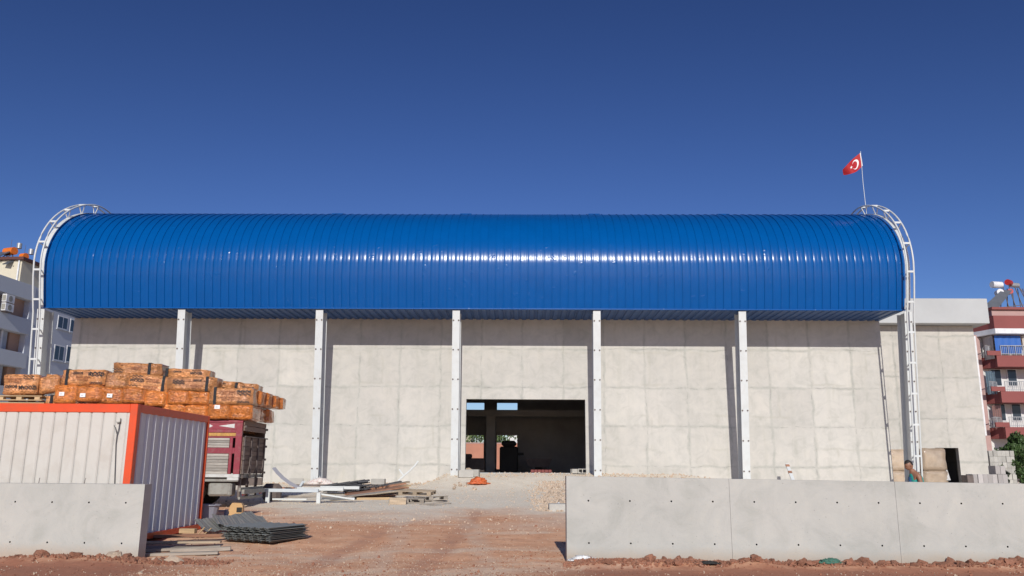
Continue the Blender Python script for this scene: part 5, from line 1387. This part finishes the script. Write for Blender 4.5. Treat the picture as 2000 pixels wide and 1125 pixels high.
# local frame: +y along facade away from camera, +x is outwards (towards the hall)
def lat(px, py, xo=0.0):
    """local (y,z) where the pixel ray meets the facade plane at local x = xo"""
    d = ray(px, py); c_, s_ = math.cos(AZ), math.sin(AZ)
    ol = Vector((-o3.x, -63.0)); lx = lambda v: v.x * c_ - v.y * s_; ly = lambda v: v.x * s_ + v.y * c_
    t = (xo - lx(ol)) / lx(d); return ly(ol) + ly(d) * t, EYE.z + d.z * t
def lbox(name, m, *a, par=None, c=.01): b_ = MB(); b_.cbox(*a, c); return b_.build(name, M[m], par or left)
zroof = lat(0, 537)[1]; zs = [lat(0, y)[1] for y in (537, 569, 609, 641, 681, 711, 753, 790)]
y_rec = lat(58, 600)[0]; Yend = 24; Yst = -10
lbox('main_wall', 'left_wall', -16, -.002, y_rec, Yend, 0, zs[0])
lbox('rear_core', 'left_grey', -16, -1.0, Yst, y_rec - .003, 0, zs[0] - .05)
for a, c_ in ((zs[1], zs[0]), (zs[3], zs[2]), (zs[5], zs[4]), (0, zs[6])): lbox('balcony_band', 'left_band', -1.002, .15, Yst, y_rec + .3, a, c_)
for i, (zlo, zhi) in enumerate(((zs[2], zs[1]), (zs[4], zs[3]), (zs[6], zs[5]))):
    ya, yb = lat(33, 600)[0], lat(60, 600)[0]
    lbox('brown_panel', 'left_brown', -.999, -.5, ya + i * .3, yb - .01, zlo + .003, zhi - .003)
    lbox('grey_panel', 'left_grey', -.997, -.45, lat(20, 600)[0], ya - .02, zlo + .003, zhi - .003)
    w_ = lbox('balcony_window', 'frame_white', -.999, -.93, lat(2, 600)[0], lat(18, 600)[0], zlo + .3, zhi - .15)
    lbox('pane', 'glass', -.93, -.91, lat(3, 600)[0], lat(17, 600)[0], zlo + .4, zhi - .25, par=w_)
    lbox('pillar', 'frame_white', -.45, -.35, lat(19, 600)[0], lat(19, 600)[0] + .18, zlo + .003, zhi - .003)
for px0, py0, px1, py1 in ((114, 615, 131, 642), (107, 672, 123, 703), (138, 622, 150, 648), (131, 674, 143, 706), (100, 730, 116, 760)):
    a = lat(px0, py0); c_ = lat(px1, py1 + 2)
    w_ = lbox('window', 'frame_white', -.01, .04, a[0], c_[0], c_[1] - .1, a[1])
    for q in range(2):
        m0 = a[0] + (c_[0] - a[0]) * (.06 + q * .46); lbox('pane', 'glass', .04, .045, m0, m0 + (c_[0] - a[0]) * .40, c_[1], a[1] - .1, par=w_, c=.001)
    lbox('sill', 'left_grey', .0, .12, a[0] - .1, c_[0] + .1, c_[1] - .2, c_[1] - .11, par=w_)
# cream penthouse, its lit end wall faces the camera
penA = at(43, 550, 66.0); pb = thing('rooftop_storey', None, None) if False else None
py_ = 2.6; xpa = at(0, 530, 66).x
def to_l(p_):
    c_, s_ = math.cos(AZ), math.sin(AZ); v = Vector((p_.x - o3.x, p_.y - 63)); return v.x * c_ - v.y * s_, v.x * s_ + v.y * c_
e1 = to_l(at(42, 520, 66.0)); ztop = at(20, 508, 66).z
lbox('penthouse', 'cream', -9, e1[0], e1[1], e1[1] + 6, zroof - .3, ztop)
lbox('eaves', 'dark_roof', -9.1, e1[0] + .25, e1[1] - .25, e1[1] + 6.2, ztop + .002, ztop + .25)
lbox('drain_pipe', 'frame_white', e1[0] - .25, e1[0] - .13, e1[1] - .12, e1[1] - .02, zroof - .3, ztop)
def tank(par, p_, L, r, m, rz=0, T=None):
    b_ = MB(); c_ = Vector(p_); dx = Vector((math.cos(rz), math.sin(rz), 0)) * L / 2
    b_.tube([c_ - dx * 1.08, c_ - dx, c_ + dx, c_ + dx * 1.08], r, 14); return b_.build('tank', M[m], par)
def heater(label, px, py, Y, L, r, m, rz, small=None):
    p_ = at(px, py, Y); o_ = thing('solar_water_heater', label, 'water heater', (p_.x, p_.y, p_.z), (0, 0, rz))
    tank(o_, (0, 0, 0), L, r, m)
    for s in (-1, 1):
        b_ = MB(); b_.beam((s * L * .35, 0, -r), (s * L * .35, .2, -1.1), .06, .06); b_.beam((s * L * .35, -.1, -r), (s * L * .35, -1.0, -1.1), .06, .06); b_.build('stand_leg', M['rust_steel'], o_)
    b_ = MB(); b_.tube([(L * .42, .45, r), (L * .42, .45, r + .45)], .2, 12); b_.build('small_tank', M['rail'], o_)
    b_ = MB(); b_.tube([(0, 0, r), (.03, 0, r + .7)], .015, 5); b_.build('vent_pipe', M['rust_steel'], o_)
    b_ = MB(); T_ = Matrix.Translation((-L * .2, -.9, -.55)) @ Matrix.Rotation(R(35), 4, 'X'); b_.box(-L * .6, L * .6, -.8, .8, -.04, .04, T_); b_.build('collector', M['panel_dark'], o_)
    return o_
heater('left orange tank of the solar heaters on the cream rooftop storey', 20, 491, 67.0, .95, .33, 'tank_orange', R(-20))
heater('right orange tank of the solar heaters, half hidden by the white truss', 47, 501, 67.0, .45, .28, 'tank_orange', R(-20))
def ac_unit(px, py, label):
    y_, z_ = lat(px, py, .15)
    c_, s_ = math.cos(-AZ), math.sin(-AZ); X, Y_ = .15, y_
    p_ = (o3.x + X * c_ - Y_ * s_, 63 + X * s_ + Y_ * c_, z_ - .3)
    o_ = thing('air_conditioner', label, 'air conditioner', p_, (0, 0, -AZ), 'air conditioners on the blue-grey block')
    gbox(o_, 'casing', 'frame_white', .05, .42, -.5, .5, 0, .62, c=.02); gbox(o_, 'wall_bracket', 'rust_steel', -.02, .4, -.4, .4, -.06, -.001)
    b_ = MB(); b_.tube([(.42, 0, .31), (.435, 0, .31)], .23, 16); b_.build('fan_grille', M['truck_grey'], o_)
    gbox(o_, 'front_vent', 'truck_grey', .1, .38, -.52, -.501, .08, .54)
ac_unit(11, 584, 'upper of the two air conditioners on the blue-grey block')
ac_unit(9, 601, 'lower of the two air conditioners on the blue-grey block')

# ------------------------------------------------------------------ right apartment block with maroon balconies
RY = 62.0
rapt = thing('apartment_block', 'white apartment block with maroon balconies behind the annex at the right edge', 'building')
def rz_(py, px=1960, Y=RY): return at(px, py, Y).z
xa_ = at(1913, 700, RY + 1.5).x; xcorner = at(1947, 700, RY).x
def rb(name, m, *a, par=None, c=.01): b_ = MB(); b_.cbox(*a, c); return b_.build(name, M[m], par or rapt)
rb('main_wall', 'apt_white', xa_, xa_ + 16, RY + 1.6, RY + 14, 0, rz_(645))
rb('pilaster', 'apt_pink', xa_ - .95, xa_ - .003, RY + 1.2, RY + 14, 0, rz_(650))
zt_, zb2 = rz_(652), rz_(850)
nq = 22
b = MB(); b.cbox(-.16, .16, -.06, 0, 0, (zt_ - zb2) / nq * .55, .01); qm = b.mesh('quoin', M['frame_white'])
for k in range(nq): link('quoin', qm, rapt, loc=(xa_ - .72 + .05 * (k % 2), RY + 1.199, zb2 + k * (zt_ - zb2) / nq))
rb('white_strip', 'frame_white', xa_ - .5, xa_ - .3, RY + 1.15, RY + 1.199, zb2, zt_)
def poly_slab(name, m, z0, z1, grow=0, par=None):
    g_ = grow; pts = [(xa_ + .1 - g_, RY + 1.6, z0), (xa_ + .6 - g_, RY + .6 - g_, z0), (xcorner - g_ * .3, RY - g_, z0), (xa_ + 16, RY - g_, z0), (xa_ + 16, RY + 1.6, z0)]
    b_ = MB(); b_.poly_extrude(pts, (0, 0, z1 - z0)); return b_.build(name, M[m], par or rapt)
levels = [(716, 694, 'top'), (786, 764, 'mid'), (856, 834, 'low'), (926, 904, 'base')]
poly_slab('roof_fascia', 'apt_maroon', rz_(643), rz_(618), .35)
poly_slab('white_cornice', 'frame_white', rz_(653), rz_(643.3), .45)
poly_slab('roof_edge', 'apt_pink', rz_(617.7), rz_(606), .1)
poly_slab('roof_tiles', 'apt_maroon', rz_(605.8), rz_(601), .3)
for lo, hi, nm in levels:
    zt = rz_(hi); zb3 = rz_(lo)
    sl = poly_slab('balcony', 'apt_maroon', zb3, zt)
    rb('parapet_pier', 'apt_maroon', xcorner - .7, xcorner + .35, RY - .03, RY + .1, zt, zt + .35, par=sl)
    zr2 = zt + .75
    for a_, c2 in (((xa_ + .2, RY + 1.3), (xa_ + .6, RY + .65)), ((xa_ + .6, RY + .65), (xcorner - .75, RY + .08)), ((xcorner + .4, RY + .04), (xa_ + 12, RY + .04))):
        b_ = MB(); b_.beam((*a_, zr2), (*c2, zr2), .05, .05); b_.beam((*a_, zt + .12), (*c2, zt + .12), .04, .04); L_ = math.hypot(c2[0] - a_[0], c2[1] - a_[1]); n_ = max(3, int(L_ / .14))
        for k in range(n_ + 1):
            q = k / n_; b_.beam((a_[0] + (c2[0] - a_[0]) * q, a_[1] + (c2[1] - a_[1]) * q, zt), (a_[0] + (c2[0] - a_[0]) * q, a_[1] + (c2[1] - a_[1]) * q, zr2), .022 if k % 4 else .045, .022 if k % 4 else .045)
        b_.build('railing', M['rail'], sl)
    if nm in ('mid', 'low'):
        for q, (wx, ww) in enumerate(((.7, .9), (2.0, .8), (4.0, 1.0), (5.6, 1.4))):
            w_ = rb('window' if q != 2 else 'balcony_door', 'frame_white', xa_ + wx, xa_ + wx + ww, RY + 1.54, RY + 1.6, zt + (.5 if q < 2 else .05), zt + 1.9)
            rb('pane', 'glass', xa_ + wx + .08, xa_ + wx + ww - .08, RY + 1.52, RY + 1.54, zt + (.58 if q < 2 else .15), zt + 1.8, par=w_, c=.002)
# curtains and awning
def folds(name, m, A, B_, z0, z1, n=26, amp=.06, par=None):
    b_ = MB(); vs = []
    for i in range(n * 2 + 1):
        q = i / (n * 2); x = A[0] + (B_[0] - A[0]) * q; y = A[1] + (B_[1] - A[1]) * q + amp * (1 if i % 2 else -1)
        vs += [(x, y, z0), (x, y, z1), (x, y + .01, z1), (x, y + .01, z0)]
    b_.add(vs, [(4 * i + k, 4 * i + 4 + k, 4 * i + 4 + (k + 1) % 4, 4 * i + (k + 1) % 4) for i in range(n * 2) for k in range(4)]); return b_.build(name, M[m], par or rapt)
folds('curtain', 'curtain', (xa_ + .25, RY + 1.2), (xcorner - .1, RY + .15), rz_(700), rz_(655), 16)
folds('blue_awning', 'awning_blue', (xcorner + .05, RY + .12), (xcorner + 2.05, RY + .12), rz_(690), rz_(655), 4, .02)
folds('curtain', 'curtain', (xcorner + 2.15, RY + .12), (xcorner + 3, RY + .12), rz_(690), rz_(655), 5)
folds('side_curtain', 'curtain_blue', (xa_ + .15, RY + 1.25), (xa_ + .55, RY + .7), rz_(768), rz_(722), 4)
folds('side_curtain', 'apt_pink', (xa_ + .3, RY + 1.15), (xa_ + .7, RY + .7), rz_(838), rz_(790), 4)
# solar heater on its roof
hp_ = at(1962, 553, RY + 3); o = thing('solar_water_heater', 'solar heater with slanted panel, white and red tanks on the maroon apartment roof', 'water heater', (hp_.x, RY + 3, rz_(601)))
hz = hp_.z - rz_(601)
tank(o, (.35, 0, hz + .05), .5, .24, 'tank_red', R(40)); tank(o, (-.55, .2, hz - .1), .8, .27, 'frame_white', R(10)); tank(o, (.35, .1, hz - .7), .5, .22, 'tank_red', R(80)); tank(o, (-.55, 0, hz - .8), .55, .26, 'frame_white', R(80))
tank(o, (.95, .3, hz - .1), .7, .2, 'rail', R(15))
b = MB(); oo = Vector(o.location); b.poly_extrude([at(1917, 602, RY + 1.5) - oo, at(1949, 603, RY + 1.5) - oo, at(1977, 567, RY + 2.8) - oo, at(1957, 566, RY + 2.8) - oo], (0, .1, -.05)); b.build('collector', M['panel_dark'], o)
for xx in (-1.4, -.2, .4, 1.0, 1.6, 2.2):
    b = MB(); b.beam((xx, -.6, 0), (min(xx, 1.4) * .8, 0, hz - .3 if xx > -.3 else .5), .05, .05); b.beam((xx, .8, 0), (xx * .7, .2, hz - .4 if xx > -.3 else .5), .05, .05); b.build('stand_leg', M['rust_steel'], o)
b = MB(); b.beam((-1, -.4, .5), (3, -.4, 1.0), .05, .05); b.build('stand_rail', M['rust_steel'], o)

# ------------------------------------------------------------------ trees
def tree(name, label, x, y, h, cr, seed, leaf='leaf', n=2600, trunk_h=None, ls=.16, group=None, flat=1.0):
    rnd = random.Random(seed); z0 = ground_z(x, y); o_ = thing(name, label, 'tree' if h > 2.5 else 'bush', (x, y, z0), group=group)
    th_ = trunk_h if trunk_h is not None else h * .35
    b_ = MB(); b_.tube([(0, 0, -.1), (.05, 0, th_), (.1, .1, h * .75)], .05 * h ** .7, 8, r2=.02)
    for k in range(6):
        a_ = k * 1.05 + rnd.random(); b_.tube([(.05, 0, th_ * rnd.uniform(.7, 1.2)), (math.cos(a_) * cr * .4, math.sin(a_) * cr * .4, th_ + (h - th_) * .35), (math.cos(a_) * cr * .7, math.sin(a_) * cr * .7, th_ + (h - th_) * .6)], .03 * h ** .6, 6, r2=.012)
    b_.build('trunk', M['bark'], o_)
    cl = []
    for k in range(26):
        a_ = rnd.uniform(0, 6.28); rr = cr * rnd.random() ** .5 * .85; zz = rnd.uniform(0, 1); rr *= math.sin(math.pi * (.18 + .74 * zz)) ** .6
        cl.append(Vector((math.cos(a_) * rr, math.sin(a_) * rr, th_ * .75 + zz * (h - th_ * .75) * .95)))
    vs = []; fs_ = []
    for k in range(n):
        c_ = rnd.choice(cl); d_ = Vector((rnd.gauss(0, 1), rnd.gauss(0, 1), rnd.gauss(0, .8))).normalized() * cr * .33 * rnd.random() ** .4
        p_ = c_ + d_; q = Euler((rnd.uniform(0, 6.3), rnd.uniform(0, 6.3), rnd.uniform(0, 6.3))).to_matrix(); s_ = ls * rnd.uniform(.6, 1.3); i0 = len(vs)
        vs += [p_ + q @ Vector(v) * s_ for v in ((-.5, 0, 0), (0, -.28, .05), (.5, 0, 0), (0, .28, .05))]; fs_.append((i0, i0 + 1, i0 + 2, i0 + 3))
    me_ = bpy.data.meshes.new('crown'); me_.from_pydata(vs, [], fs_); me_.materials.append(M[leaf]); link('crown', me_, o_); return o_
def tpx(px, Y): return at(px, 800, Y).x
tree('green_tree', 'dark leafy tree between the block pallet and the maroon balconies', tpx(1966, 52), 52, 2.3, 1.2, 1, n=4200, ls=.2)
tree('green_tree', 'dense dark tree at the right edge below the balconies', tpx(1998, 51), 51, 3.0, 1.3, 2, n=5200, ls=.2)
tree('green_bush', 'low green bush beside the grey block pallet', tpx(1936, 46), 46, 1.0, .5, 3, n=1800, ls=.15, trunk_h=.3)
tree('green_bush', 'low green bush behind the paver stack at the right edge', tpx(1996, 44), 44, 1.9, .7, 4, n=2800, ls=.15, trunk_h=.3)
tree('green_tree', 'light green tree beyond the hall seen through the left back opening', -4.2, 101, 6.6, 2.8, 5, 'leaf_light', n=2600, ls=.3)
tree('green_tree', 'light green tree beyond the hall seen through the right back opening', -1.2, 103, 6.8, 2.8, 6, 'leaf_light', n=2600, ls=.3)
# things beyond the hall
o = thing('garden_wall', 'red-brown wall beyond the hall seen through the back openings', 'wall', (-1.5, 95, 0)); gbox(o, 'wall_body', 'red_wall', -18, 18, 0, .3, .5, 4.3); gbox(o, 'wall_coping', 'apt_pink', -18, 18, -.05, .35, 4.302, 4.42)
o = thing('cream_house', 'cream house far beyond the hall seen through the left back opening', 'building', (-8.6, 130, 0)); gbox(o, 'wall_body', 'cream', -5, 2.4, 0, 8, .5, 7.0); gbox(o, 'roof', 'dark_roof', -5.3, 2.7, -.3, 8.3, 7.002, 7.3)
for k in range(4): gbox(o, 'window', 'glass', -4.5 + k * 1.7, -3.6 + k * 1.7, -.04, -.002, 3.8, 5.0)
o = thing('white_house', 'white house with small windows far beyond the hall seen through the right back opening', 'building', (.9, 122, 0)); gbox(o, 'wall_body', 'apt_white', -1.3, 5, 0, 8, .5, 6.6); gbox(o, 'roof', 'dark_roof', -1.6, 5.3, -.3, 8.3, 6.602, 6.9)
for k in range(3): gbox(o, 'window', 'glass', -.9 + k * 1.5, -.4 + k * 1.5, -.04, -.002, 3.9, 5.0)
print('objects', len(bpy.data.objects))
